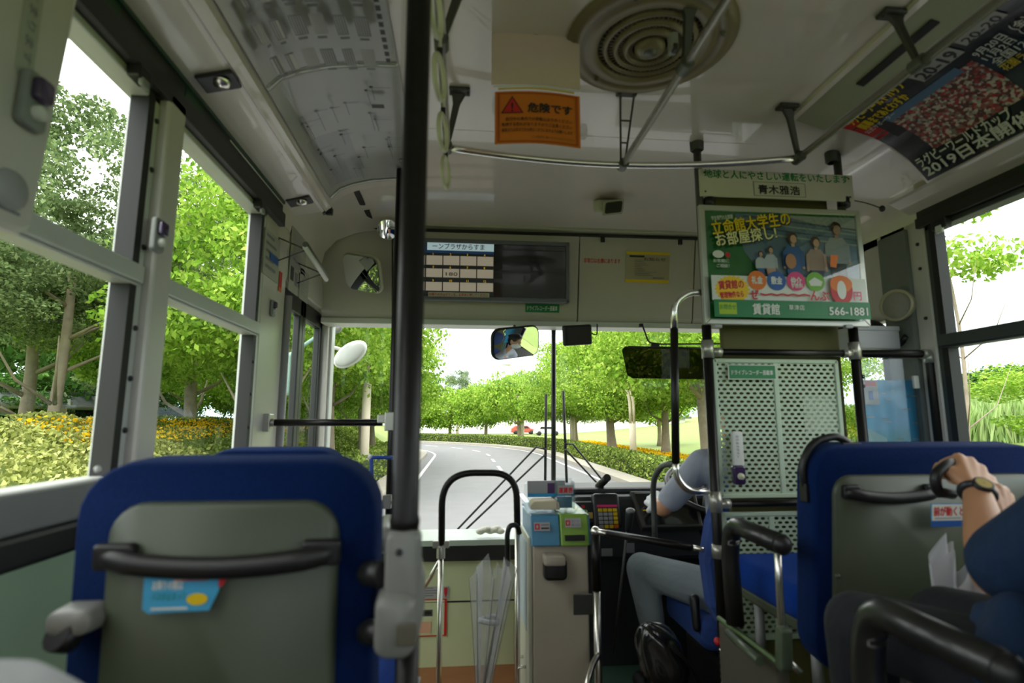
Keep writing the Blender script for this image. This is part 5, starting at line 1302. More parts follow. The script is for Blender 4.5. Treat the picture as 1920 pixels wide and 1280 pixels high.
slope = lambda x0_, x1_, z0_, z1_, y0_, y1_: ([(x0_, y0_, z0_), (x1_, y0_, z0_), (x1_, y0_+.03, z1_), (x0_, y0_+.03, z1_), (x0_, y1_, z0_), (x1_, y1_, z0_), (x1_, y1_, z1_+.01), (x0_, y1_, z1_+.01)], [(0, 1, 2, 3), (4, 7, 6, 5), (0, 4, 5, 1), (3, 2, 6, 7), (0, 3, 7, 4), (1, 5, 6, 2)])
b = MB(); b.add(*slope(xl-.01, xm, zc0, zc1-.005, YM-.03, YM+.3)); b.add(*slope(xr-.002, xr+.008, zc0, zc1-.005, YM-.03, YM+.3)); mk('blue_head', b, BLP, r, .004)
b = MB(); b.add(*slope(xm+.002, xr-.002, zc0, zc1, YM-.04, YM+.3)); mk('green_reader', b, GRP, r, .005)
b = MB(); b.b2((xm+.018, YM-.046, zc0+.022), (xr-.022, YM-.03, zc0+.042)); mk('note_slot', b, PBLACK, r)
PL2 = plane_fn(V(xl, YM-.031, zc1-.01), V(1, 0, 0), V(0, .25, -1).normalized()*1, V(0, -1, 0))
def face(x0_, zt_, w_, h_, y_): return Print(plane_fn(V(x0_, y_, zt_), V(1, 0, 0), V(0, -.22, -1).normalized(), V(0, -1, -.2).normalized()))
P = face(xl+.0, zc1-.028, 0, 0, YM-.022+.0); P.rect(0, 0, .066, .034, PLG); P.rect(.004, .006, .024, .028, RED); P.rect(.010, .011, .018, .023, PLG); P.rect(.03, .008, .062, .013, PGREY); P.rect(.03, .020, .062, .026, PBLACK); P.build(r)
P = face(xm+.018, zc1-.012, 0, 0, YM-.034); P.rect(0, 0, .066, .036, PLG); P.rect(.003, .008, .022, .029, RED); P.rect(.009, .013, .016, .024, PLG); P.text('カード', .028, .016, .012, PGREY, .01, .032); P.text('挿入口', .026, .03, .011, PGREY, .01, .034); P.build(r)
# top tray, money box, card holder
b = MB(); b.b2((xl-.01, YM+.0, zc1+.0), (xr, YM+.02, zc1+.012)); b.b2((xl-.01, YM+.22, zc1), (xr-.08, YM+.235, zc1+.10)); b.b2((xl-.02, YM, zc1), (xl-.01, YM+.235, zc1+.05)); mk('clear_guard', b, CLEAR, r)
b = MB(); b.prism([(0, 0), (.125, 0), (.12, .028), (.105, .038), (.015, .036), (.0, .02)], (xl-.005, YM+.03, zc1+.012), (1, 0, 0), (0, 0, 1), (0, .09, 0)); mk('coin_tray', b, mat('tray_cream', (206, 196, 166), .4), r, .004)
b = MB(); x_ = xl+.0; b.b2((x_, YM+.18, zc1+.045), (x_+.17, YM+.19, zc1+.115)); o = mk('info_card', b, PLG, r)
P = Print(plane_fn(V(x_, YM+.179, zc1+.115), V(1, 0, 0), V(0, 0, -1), V(0, -1, 0))); P.rect(.09, .01, .125, .062, mat('print_plum', (78, 42, 92), .5)); P.rect(.0, .055, .17, .07, PTEAL); P.build(r)
xh = q(1046, 940).x; b = MB(); w_ = .078
hb_ = thing('leaflet_holder', 'clear leaflet holder with red lettering on top of the fare machine', 'holder', (xh+.04, YM+.06, zc1))
for lo, hi in (((xh, YM+.03, zc1+.012), (xh+w_, YM+.033, zc1+.115)), ((xh, YM+.09, zc1+.012), (xh+w_, YM+.093, zc1+.135)), ((xh, YM+.03, zc1+.012), (xh+.003, YM+.09, zc1+.125)), ((xh+w_-.003, YM+.03, zc1+.012), (xh+w_, YM+.09, zc1+.125))): b.b2(lo, hi)
mk('clear_box', b, CLEAR, hb_)
P = Print(plane_fn(V(xh+.006, YM+.0285, zc1+.112), V(1, 0, 0), V(0, 0, -1), V(0, -1, 0))); P.rect(0, 0, .066, .036, PLG); P.text('運賃表', .003, .030, .024, RED, .03, .06); P.build(hb_)
b = MB(); b.b2((xh+.008, YM+.05, zc1+.016), (xh+w_-.008, YM+.075, zc1+.062)); mk('leaflets', b, mat('leaflet_blue', (90, 132, 156), .5), hb_)
# coin outlet
c0 = q(1038, 1057); b = MB(); b.pillow(.095, .085, .06, .02, V(c0.x, YM+.0, c0.z-.01), (1, 0, 0), (0, 0, 1), (0, -1, 0)); mk('coin_cup', b, BLACK, r)
b = MB(); b.pillow(.088, .042, .075, .012, V(c0.x-.005, YM+.0, c0.z+.028), (1, 0, 0), (0, 0, 1), (0, -1, 0)); mk('coin_hood', b, mat('hood_beige', (170, 160, 146), .4), r)
# ================================================================ dashboard
DASH = mat('dash_charcoal', (40, 44, 46), .5, var=.1); YD_ = 2.72
r = thing('dashboard', 'charcoal driver dashboard with keypad, switches and screen', 'dashboard', (.9, YD_, .4))
d0, d1 = aY(1084, 915, YD_), aY(1235, 915, YD_); zt3 = aY(1150, 917, YD_).z; zb3 = aY(1150, 1052, YD_).z
b = MB(); b.b2((d0.x-.02, YD_, zb3), (XR-.02, 3.05, zt3-.03)); b.b2((d0.x-.02, YD_+.06, zt3-.04), (XR-.02, 3.05, zt3)); b.b2((d0.x+.02, YD_+.12, .05), (XR-.02, 3.05, zb3)); mk('body', b, DASH, r, .02)
b = MB(); A = aY(1086, 940, YD_-.02); b.pillow(.115, .10, .03, .01, aY(1097, 960, YD_-.0), (1, 0, 0), (0, .3, 1), (0, -1, .3)); mk('switch_panel', b, GREYPL, r)
P = Print(plane_fn(aY(1077, 942, YD_-.032), V(1, 0, 0), V(0, -.1, -1).normalized(), V(0, -1, .1))); P.rect(0, 0, .10, .09, PBLACK)
for i, m in enumerate((RED, PTEAL, RED)): P.rect(.034, .012+.022*i, .05, .026+.022*i, m)
P.rect(.064, .046, .092, .075, mat('amber_button', (220, 180, 90), .4)); P.build(r)
KP = aY(1139, 962, YD_-.06); kp = thing('fare_keypad', 'black keypad unit with yellow, grey and orange keys and a small display', 'keypad', KP)
Uk = V(1, 0, .0); Wk = V(0, .28, 1).normalized(); Nk = Uk.cross(Wk)
b = MB(); b.pillow(.135, .165, .05, .02, KP+V(0, .05, 0), Uk, Wk, Nk); mk('case', b, BLACK, kp)
P = Print(plane_fn(KP+V(0, .0, 0)+Nk*.004-Uk*.05+Wk*.07, Uk, -Wk, Nk)); P.rect(.0, .0, .1, .028, PBLACK); P.rect(.0, .03, .1, .042, mat('led_maroon', (120, 20, 60), .4, emit=.3)); P.build(kp, 'display')
for i in range(4):
    for j in range(5):
        m = YEL if (j == 0 or i == 3 or j == 4) else PLG
        if i == 3 and j == 4: m = PORANGE
        if i == 0 and j == 4: m = PLG
        b = MB(); b.box(KP+Uk*(-.036+.024*i)+Wk*(.015-.019*j)+Nk*.006, (.019, .008, .014)); mk('key', b, m, kp)
sc = thing('dash_screen', 'black tilted dashboard screen with a yellow mark in front of the driver', 'screen', aY(1215, 950, YD_-.05))
Q = [aY(1181, 920, YD_+.02), aY(1250, 920, YD_+.02), aY(1262, 985, YD_-.12), aY(1205, 988, YD_-.12)]
Nn_ = (Q[1]-Q[0]).cross(Q[3]-Q[0]).normalized(); Nn_ = Nn_ if Nn_.y < 0 else -Nn_
Q = [Q[0], Q[0]+V(.34, 0, 0), Q[3]+V(.30, 0, 0), Q[3]]
b = MB(); b.add(Q+[p_-Nn_*.04 for p_ in Q], [(0, 1, 2, 3), (7, 6, 5, 4), (0, 4, 5, 1), (1, 5, 6, 2), (2, 6, 7, 3), (3, 7, 4, 0)]); mk('case', b, DARKB, sc, .006)
c_ = sum(Q, V(0, 0, 0))/4; q2 = [c_+(p_-c_)*.88+Nn_*.002 for p_ in Q]; b = MB(); b.add(q2, [(0, 1, 2, 3)]); mk('screen', b, mat('screen_black', (20, 24, 24)), sc)
b = MB(); a_ = q2[0]*.45+q2[3]*.55; b.add([a_+Nn_*.001+V(.01, 0, 0), a_+Nn_*.001+V(.08, 0, 0), a_+Nn_*.001+V(.08, -.008, -.012), a_+Nn_*.001+V(.01, -.008, -.012)], [(0, 1, 2, 3)]); mk('yellow_mark', b, YEL, sc)
b = MB(); a_ = q2[0]+Nn_*.001; b.add([a_, a_+V(.11, 0, 0), a_+V(.112, -.01, -.018), a_+V(.002, -.01, -.018)], [(0, 1, 2, 3)]); mk('label_strip', b, PLG, sc)
p = aY(1130, 903, 2.8); b = MB(); b.tube([aY(1139, 895, 2.72), aY(1122, 912, 2.84)], .019, 16); b.tube([p, aY(1128, 920, 2.8)], .01, 8); r2 = tag(mk('dash_camera', b, BLACK), 'small black tube camera on the dashboard top', 'camera')
# dash labels
for (x, y, w_, h_, lab) in ((1138, 1035, .055, .035, 'white label plate on the dashboard beside the fare machine'), (1182, 1027, .04, .045, 'small white label plate on the dashboard right of the gear lever')):
    b = MB(); b.box(aY(x, y, YD_-.003), (w_, .004, h_)); tag(mk('label_plate', b, PLG), lab, 'label')
# gear lever
g = thing('gear_lever', 'long thin gear lever with a black and silver knob', 'lever', aY(1160, 1210, 2.45))
b = MB(); b.tube([aY(1150, 1225, 2.5), aY(1165, 1090, 2.45), aY(1177, 985, 2.42)], .006, 8); mk('rod', b, GREYM, g)
b = MB(); b.capsule(aY(1178, 992, 2.42), aY(1181, 962, 2.41), .014, .019); mk('knob', b, BLACK, g)
b = MB(); b.ell(aY(1182, 957, 2.405), (.021, .018, .012)); mk('knob_cap', b, GREYPL, g)
# driver floor mat, pedal area box
b = MB(); b.b2((.66, 2.0, .0), (XR-.02, 3.1, .10)); struct('trim_8', b, mat('driver_mat', (44, 76, 60), .8), 'dark green mat on the driver platform')
# steering wheel
WC = V(1.22, 2.62, .98); sw = thing('steering_wheel', 'large black bus steering wheel before the driver', 'wheel', WC)
Nw = V(0, -.45, .9).normalized(); Uw = V(1, 0, 0); Ww = Nw.cross(Uw)
b = MB(); b.tube([WC+Uw*.21*cos(a)+Ww*.21*sin(a) for a in [2*pi*i/40 for i in range(40)]], .014, 12, closed=True); mk('rim', b, BLACK, sw)
b = MB()
for a in (.5, 2.64, 4.71): b.tube([WC, WC+Uw*.2*cos(a)+Ww*.2*sin(a)], .011, 8)
mk('spokes', b, BLACK, sw); b = MB(); b.lathe([(.05, -.02), (.05, .01), (.001, .02)], WC, Nw, 20); b.tube([WC, WC-Nw*.3], .03, 10); mk('hub', b, BLACK, sw)
# black glossy bag on the floor
r = thing('black_bag', 'crumpled glossy black bag lying on the floor below the driver seat', 'bag', aY(1255, 1270, 1.98))
c_ = aY(1252, 1236, 2.05); rr = random.Random(4); b = MB()
def bagf(u, v):
    a = 2*pi*u; t = pi*v; n_ = noise.noise(V(cos(a)*2.2, sin(a)*2.2, v*4))*.35
    R_2 = (.085+.03*n_*2)*sin(t)**.6; lean = .07*(1-v)**2
    return c_+V(R_2*cos(a)*1.05-lean, R_2*sin(a)*.8, .10*cos(t)*(1+.2*n_)+(.03*(1-v)**3))
b.grid(bagf, 26, 14); mk('body', b, mat('glossy_black_leather', (26, 28, 28), .16, coat=.6), r, mods=lambda o: (setattr(o.modifiers.new('Sub', 'SUBSURF'), 'levels', 1)))
b = MB(); b.tube(fillet([c_+V(-.08, 0, .12), c_+V(-.02, -.05, .07), c_+V(.05, -.06, .02), c_+V(.09, -.04, -.06)], .05), .006, 8); mk('strap', b, BLACK, r)
# ================================================================ entrance side
YU = 2.40; q = lambda x, y: aY(x, y, YU)
r = thing('hoop_rail', 'inverted U handrail with black bend and chrome legs before the windscreen', 'handrail', (q(826, 1020).x, YU, 0))
b = MB(); b.tube(fillet([q(828, 1020), q(829, 886), q(968, 886), q(970, 985)], .14, 12), .0145, 14); mk('black_sleeve', b, BLACKG, r)
xL_, xR_ = q(827, 1020).x, q(970, 985).x
b = MB(); b.tube([(xL_, YU, 0), (xL_, YU, q(827, 1020).z)], .0115, 12); mk('leg', b, CHROME, r)
b = MB(); b.tube([(xR_, YU, 0), (xR_, YU, q(970, 985).z)], .0115, 12); mk('leg', b, CHROME, r)
b = MB(); b.lathe([(.018, -.03), (.018, .02), (.013, .022)], (xL_, YU, q(827, 1032).z), n=16); b.box((xL_, YU, q(827, 1020).z), (.07, .02, .03)); mk('clamp', b, FIT, r, .004)
b = MB(); b.tube([q(826, 1050), aY(785, 1118, 2.6)], .010, 12); mk('brace', b, CHROME, r)
# floor ledge, red-framed emergency cock panel
def cock(P, W, H):
    P.rect(0, 0, W, H*.03, RED); P.rect(0, H*.97, W, H, RED); P.rect(0, 0, W*.05, H, RED); P.rect(W*.94, 0, W, H, RED)
    P.rect(W*.35, H*.28, W*.65, H*.46, GREYM); P.rect(W*.38, H*.32, W*.62, H*.42, PBLACK); P.rect(W*.3, H*.6, W*.62, H*.9, mat('print_salmon', (206, 160, 130), .5))
sticker('emergency_cock_panel', ((762, 1124), (838, 1194)), 'red-bordered emergency door release panel on the pale green front wall', 'panel', cock, Y=3.096, base=mat('lime_green_panel', (150, 160, 118)))
sticker('notice_label', ((785, 1100), (842, 1122)), 'white instruction label with a red arrow above the red-bordered panel', 'label', lambda P, W, H: (lines(4, PGREY)(P, W*.8, H), P.poly([(W*.84, H*.1), (W*.94, H*.1), (W*.94, H*.6), (W*.89, H*.95), (W*.84, H*.6)], RED)), Y=3.096, base=PLG)
b = MB(); b.b2((-.45, 2.85, 0), (.32, 3.1, .02)); struct('trim_9', b, mat('orange_brown_step', (140, 92, 56), .6, var=.2), 'worn orange-brown step edge at the front')
b = MB(); b.b2((.24, 2.2, 0), (.27, 3.0, .014)); struct('trim_10', b, YEL, 'yellow edge strip on the floor beside the fare machine')
p = aY(918, 998, 3.05); b = MB()
for i in range(7): b.ell(p+V(-.05+.018*i, .01*(i % 2), .006+.006*(i % 3)), (.026, .022, .016), n=12, m=8)
tag(mk('white_cloth', b, mat('cloth_white', (206, 206, 190), .9), mods=lambda o: blob(o, .004, 3)), 'crumpled white cloth on the sill under the windscreen', 'cloth')
# umbrella hanging on the hoop rail
um = thing('clear_umbrella', 'folded transparent umbrella with a black crook handle hanging by the hoop rail', 'umbrella', aY(925, 1050, 2.3))
YM2 = 2.3; top = aY(950, 1040, YM2); CU = mat('umbrella_film', (222, 224, 226), .28, alpha=.30, coat=.4, var=.02)
b = MB(); b.tube(fillet([aY(952, 1060, YM2), aY(951, 1000, YM2), aY(956, 984, YM2), aY(970, 984, YM2+.02), aY(974, 1000, YM2+.03)], .03, 8), .0105, 12); mk('crook_handle', b, BLACK, um)
tip = aY(905, 1300, YM2); cen0 = aY(925, 1065, YM2)
K = 16
def umf(u, v):
    a = 2*pi*u; pl = .5+.5*cos(a*8); R2 = (.085-.062*v)*(.50+.55*pl); c = cen0.lerp(tip, v)
    edge = (.035*(1-pl) - .02*pl + .018*cos(a*3)) * (1-v)**3
    return c+V(R2*cos(a)*1.08, R2*sin(a)*.8, edge)
b = MB(); b.grid(umf, 96, 14); mk('canopy', b, CU, um)
b = MB(); b.tube([aY(951, 1050, YM2), tip], .005, 8); mk('shaft', b, GREYM, um)
for k in range(8):
    b = MB(); u = k/8; b.tube([umf(u, v/8)+V(0, 0, .0) for v in range(9)], .0016, 6); mk('rib', b, GREYPL, um)
b = MB(); b.tube([cen0.lerp(tip, .42)+V(.062*cos(a)*.62*1.08, .062*sin(a)*.62*.8, .004*sin(a*2)) for a in [2*pi*i/24 for i in range(24)]], .004, 6, closed=True, flat=2.5); mk('tie_band', b, mat('film_band', (196, 198, 200), .3), um)
# ================================================================ poles
BR_ = mat('seat_casting', (128, 128, 124), .4, var=.05)
XPL, YPL = aY(762, 860, .8).x, .80
zE = aY(760, 992, .8).z
r = thing('grab_pole', 'large vertical black pole nearest the viewer, rising from a grey socket beside the front seat', 'pole', (XPL, YPL, .3))
b = MB(); zc_ = E+1.10
b.tube([(XPL, YPL, zE), (XPL, YPL, zE+.012), (XPL, YPL, zE+.02), (XPL, YPL, zc_)], [.020, .0215, .0195, .0195], 24); mk('rubber_sleeve', b, BLACKG, r)
b = MB(); c_ = aY(758, 1055, .8); b.pillow(.048, .095, .05, .014, V(XPL, YPL+.025, c_.z), (1, 0, 0), (0, 0, 1), (0, -1, 0)); mk('socket', b, BR_, r)
b = MB(); b.lathe([(.005, 0), (.004, .003), (.001, .0035)], V(XPL-.004, YPL-.026, c_.z+.02), (0, -1, 0), 10); mk('bolt_hole', b, BLACK, r)
b = MB(); b.tube([(XPL+.006, YPL+.03, .34), (XPL+.006, YPL+.03, c_.z)], .0165, 16); mk('lower_tube', b, BLACKG, r)
q = aX(495, 785, XL); XP2, YP2 = aY(739, 700, q.y-.02).x, q.y-.02
r = thing('grab_pole', 'thinner black pole behind the large one, joined to the wall by a black bar', 'pole', (XP2, YP2, 0))
b = MB(); b.tube([(XP2, YP2, .02), (XP2, YP2, E+1.085)], .0175, 18); mk('tube', b, BLACKG, r)
b = MB(); b.box((XP2-.012, YP2-.016, q.z-.01), (.035, .02, .075)); b.box((XP2-.035, YP2, q.z-.0), (.05, .035, .035)); mk('clamp', b, FIT, r, .004)
b = MB(); zb_ = aY(620, 792, YP2).z; b.tube([(XL+.04, YP2, zb_), (XP2-.04, YP2, zb_)], .014, 16)
bb_ = tag(mk('partition_bar', b, BLACKG), 'horizontal black bar between the window pillar and the thinner pole', 'bar')
b = MB(); b.box((XL+.022, YP2, zb_), (.03, .05, .07)); b.tube([(XL+.02, YP2, zb_), (XL+.05, YP2, zb_)], .016, 14); mk('wall_socket', b, FIT, bb_, .004)
# blue bent tube frame and green panel by the pole
yb3 = YP2-.06
b = MB(); b.tube(fillet([aY(737, 858, yb3), aY(696, 857, yb3), aY(699, 927, yb3), aY(664, 930, yb3)], .01, 4), .0075, 10); r = tag(mk('blue_tube_frame', b, mat('blue_paint', (34, 66, 150), .35)), 'small bent blue tube frame beside the large black pole', 'frame')
b = MB(); b.ell(aY(694, 856, yb3), (.010, .01, .01)); mk('white_cap', b, PWHITE, r)
b = MB(); b.tube([aY(676, 941, yb3), aY(735, 941, yb3)], .0075, 10); b.box(aY(726, 940, yb3), (.03, .03, .05)); tag(mk('grey_crossbar', b, FIT), 'short silver crossbar and clamp under the blue tube frame', 'bar')
b = MB(); b.prism([(0, 0), (.42, 0), (.42, .9), (0, .9)], V(XL+.02, YP2, .02), (1, 0, 0), (0, 0, 1), (0, .015, 0)); b2_ = aY(716, 950, YP2)
pn = mk('partition_panel', MB().prism([(XL+.03, .34), (b2_.x, .34), (b2_.x, b2_.z-.03), (b2_.x-.02, b2_.z), (XL+.03, b2_.z)], (0, YP2, 0), (1, 0, 0), (0, 0, 1), (0, .012, 0)), GREENP)
tag(pn, 'pale green partition panel below the horizontal black bar', 'panel')

# ================================================================ seats
def seat(lab, x0, x1, yb, zt_, tilt, h=.60, panel_top=.055, handle=None, seatz=.84, armL=None, armR=None, grip=False, hoff=0., group=None, bs=.05, ped=True, mback=None):
    """x0..x1 width, yb rear plane at the top, zt_ top height; faces +Y"""
    r = thing('passenger_seat', lab, 'seat', ((x0+x1)/2, yb, .35), group)
    w = x1-x0; cx = (x0+x1)/2
    Vv = V(0, -sin(tilt), cos(tilt)); N = V(0, cos(tilt), sin(tilt)); top = V(cx, yb, zt_)
    c = top-Vv*(h/2)
    b = MB(); b.pillow(w, h, .10, .085, c, (1, 0, 0), Vv, N, prof=[(0, .93), (.06, .98), (.2, 1), (.75, 1), (.9, .93), (.97, .8), (1, .55)]); mk('backrest', b, BLUE, r)
    ph = h-panel_top-.02; pc = top-Vv*(panel_top+ph/2)-N*.004
    b = MB(); b.pillow(w-2*bs, ph, .02, .05, pc+N*.012, (1, 0, 0), Vv, -N, prof=[(0, 1), (.5, 1), (.8, .9), (1, .7)]); mk('back_shell', b, SAGE, r)
    if handle:
        hw, hz = handle; p = top-Vv*hz-N*.012+V(hoff, 0, 0)
        b = MB(); P = []
        for i in range(17):
            t = i/16; u = (t-.5)*hw; sag = .013*(1-(2*t-1)**2); out = .006+.014*min(1, (1-abs(2*t-1))*4)
            P.append(p+V(u, 0, 0)-Vv*sag*1.2-N*out)
        b.tube(P, [.0115]*17, 10, flat=1.35)
        for s in (-1, 1): b.pillow(hw*.17, .036, .018, .006, p+V(s*(hw/2-.018), 0, 0), (1, 0, 0), Vv, -N)
        hd = mk('grab_handle', b, BLACK, r)
        b = MB()
        for s in (-1, 1):
            for k in (-.008, .008): b.lathe([(.0035, 0), (.001, .001)], p+V(s*(hw/2-.018)+k, 0, 0)-N*.0185, -N, 8)
        mk('screws', b, GREYM, hd)
    zs = seatz; yf = yb+.06+(zt_-zs)*sin(tilt)
    b = MB(); b.pillow(w*.98, .42, .10, .05, V(cx, yf+.24, zs-.10), (1, 0, 0), (0, 1, 0), (0, 0, 1)); mk('cushion', b, BLUE2, r)
    b = MB(); b.b2((x0+.02, yf+.05, zs-.13), (x1-.02, yf+.43, zs-.095)); mk('seat_pan', b, SAGE, r, .008)
    if ped:
        for yy in (yf+.08, yf+.38):
            b = MB(); b.tube([(x0+.08, yy, .34), (x0+.08, yy, zs-.12)], .016, 10); b.tube([(x1-.08, yy, .34), (x1-.08, yy, zs-.12)], .016, 10); b.box((cx, yy, .352), (w*.8, .04, .02)); mk('leg_frame', b, GREYPL, r)
    for s, A in ((-1, armL), (1, armR)):
        if not A: continue
        X, ya_, yb2, z = A
        ar = mk('armrest', MB().tube(fillet([V(X, ya_, z-.005), V(X, yb2, z), V(X, yb2+.03, z-.09), V(X, yb2+.02, z-.30)], .05, 6), [.027]*16, 14, flat=1.0), mat('armrest_black', (30, 31, 30), .35, coat=.2), r)
        b = MB(); b.tube(fillet([V(X+.0, ya_+.02, z-.01), V(X, ya_+.025, z-.16), V(X+.01, ya_+.04, z-.30), V(X+.04*(1 if s < 0 else -1), ya_+.02, z-.33)], .05, 6), .0095, 12); mk('support_tube', b, CHROME, ar)
        b = MB(); b.ell((X, ya_-.002, z-.006), (.026, .022, .027)); mk('end_cap', b, BLACK, ar)
    if grip:
        tl_ = top+V(-w/2+.10, 0, 0); b = MB()
        pts = fillet([tl_+V(.035, .05, .004), tl_+V(.0, .05, .026), tl_+V(-.075, .05, .012), tl_+V(-.112, .05, -.055), tl_+V(-.10, .055, -.115)], .05, 6)
        b.tube(pts, .0105, 12); b.box(tl_+V(.03, .05, -.002), (.055, .03, .02)); b.box(tl_+V(-.098, .055, -.125), (.026, .03, .05)); mk('corner_grip', b, BLACK, r, .003)
    return r, top, Vv, N
LSEAT = 'blue passenger seats on the left'
s1, top1, V1, N1 = seat('large blue seat back with sage shell right before the viewer on the left', -.548, -.125, .85, aY(400, 863, .85).z, radians(3), handle=(.315, .128), panel_top=.058, bs=.052)
# sticker on the shell
o = aY(272, 1060, .83); P = Print(plane_fn(o, V(1, 0, 0), -V1, V(0, -1, 0))); k = .83/1027
P.poly([(.004, 0), (.095, 0), (.100, .006), (.100, .035), (.088, .062), (.008, .064), (0, .058), (0, .005)], mat('sticker_sky', (66, 160, 204), .45))
P.rect(.04, .003, .085, .022, RED); P.text('お降りの際は', .012, .032, .014, PWHITE, .02, .04); P.text('バスが止まって', .012, .046, .012, PGREEN, .0, .045); P.disc(.072, .046, .014, YEL, ry=.008); P.rect(.012, .056, .06, .059, PWHITE)
P.poly([(.100, .004), (.108, .008), (.112, .018), (.104, .030), (.100, .03)], RED)
for (u, v, s_) in ((.045, .019, '優先席'),): P.text(s_, u, v, .012, PWHITE, .01, .035)
P.build(s1, 'sticker')
# grey castings on the aisle side of the near seat
b = MB(); c_ = aY(745, 1168, .78); b.pillow(.060, .085, .20, .022, V(c_.x-.002, .76, c_.z), (1, 0, 0), (0, 0, 1), (0, 1, 0)); b.pillow(.045, .05, .05, .014, V(c_.x+.006, .80, c_.z+.052), (1, 0, 0), (0, 0, 1), (0, 1, 0)); ar = mk('folded_armrest', b, BR_, s1)
b = MB(); b.box(aY(762, 1190, .758), (.026, .006, .028)); mk('end_plate', b, mat('armrest_plate', (92, 88, 74), .4), ar, .003)
b = MB(); 
for py in (1075, 1185): b.tube([aY(690, py, .84), aY(725, py, .80)], .018, 12)
mk('pivot', b, BLACK, s1)
b = MB(); c_ = aY(85, 1182, .80); b.pillow(.062, .036, .12, .016, V(c_.x+.012, .82, c_.z), (1, 0, 0), (0, 0, 1), (0, 1, 0)); ar = mk('folded_armrest', b, BR_, s1)
b = MB(); b.tube([aY(105, 1190, .82), aY(135, 1195, .84)], .02, 12); mk('pivot', b, BLACK, s1)
b = MB(); b.lathe([(.005, 0), (.005, .006), (.001, .009)], aY(184, 882, 1.0), (0, -.5, 1), 12); tag(mk('white_stud', b, PWHITE), 'small white knob on the window sill behind the corner of the near seat', 'knob')
s2, top2, V2, N2 = seat('second blue seat on the left, only its top showing over the near seat', -.725, -.325, 1.60, aY(500, 843, 1.6).z, radians(4), handle=(.3, .13))
b = MB(); c_ = aY(712, 1012, 1.42); b.pillow(.055, .06, .22, .018, V(c_.x, 1.42, c_.z), (1, 0, 0), (0, 0, 1), (0, 1, 0)); b.pillow(.03, .09, .03, .01, V(c_.x-.02, 1.6, c_.z-.03), (1, 0, 0), (0, 0, 1), (0, 1, 0)); ar = mk('folded_armrest', b, BR_, s2)
b = MB(); b.box(aY(706, 1030, 1.415), (.03, .006, .022)); mk('end_plate', b, mat('armrest_plate', (92, 88, 74)), ar, .003)
s3, top3, V3, N3 = seat('blue seat on the right with a black corner grip and red-lettered sticker', .935, 1.62, 1.38, aY(1700, 836, 1.38).z, radians(7), h=.60, hoff=-.145, handle=(.265, .115), panel_top=.075, armL=(.845, 1.42, 1.68, E-.315), grip=True, bs=.045)
# handle sits left of centre: label and screws on shell
o = aY(1745, 944, 1.36); P = Print(plane_fn(o, V(1, 0, 0), -V3, V(0, -1, -.1)))
P.rect(0, 0, .10, .06, PTEAL); P.rect(.003, .002, .097, .058, PWHITE); P.text('前が動くと', .008, .030, .026, RED, .03, .085); P.rect(.01, .036, .085, .040, PLG); P.rect(0, .044, .1, .06, PBLUE); P.build(s3, 'sticker')
b = MB()
for (x, y) in ((1550, 1080), (1545, 1166)):
    b = MB(); b.lathe([(.007, 0), (.005, .006), (.001, .007)], aY(x, y, 1.40)+V(.03, 0, 0), (0, -1, 0), 12); mk('rivet', b, SAGE, s3)
b = MB(); b.pillow(.035, .11, .03, .014, aY(1480, 1215, 1.42), (0, 1, 0), (0, -.1, 1), (-1, 0, 0)); b.tube([aY(1365, 1185, 1.68), aY(1425, 1240, 1.45)], .012, 10); mk('side_hinge', b, mat('hinge_green', (78, 90, 72), .4), s3)
s4, top4, V4, N4 = seat('blue seat carrying the passenger in navy, black armrest in the lower right corner', .76, 1.30, .36, E+.05, radians(6), armL=(.728, .715, .95, E-.325), seatz=.86)
for ch in s4.children:
    pass

# beige box with green edge in front of right seat
b = MB(); a_ = aY(1352, 1200, 1.75); b.b2((.835, 1.46, .3), (.87, 1.80, .665)); pbx = tag(mk('wheel_box', b, BROWNB, bevel=.01), 'brown-grey side skirt with a green edge under the right blue seat', 'box')
b = MB(); b.tube([(.84, 1.46, .67), (.84, 1.80, .67)], .008, 8); mk('green_edging', b, mat('lime_edging', (100, 124, 80), .4), pbx)
b = MB(); b.lathe([(.012, -.01), (.012, .006), (.001, .01)], aY(1347, 1203, 1.88), (0, -1, 0), 12); tag(mk('red_knob', b, RED), 'small red knob at the foot of the perforated panel', 'knob')
b = MB(); b.tube([aY(1350, 1215, 1.86)+V(.003*(i % 2), 0, -.011*i) for i in range(24)], .004, 6); tag(mk('chain', b, CHROME), 'thin silver chain hanging below the red knob', 'chain')

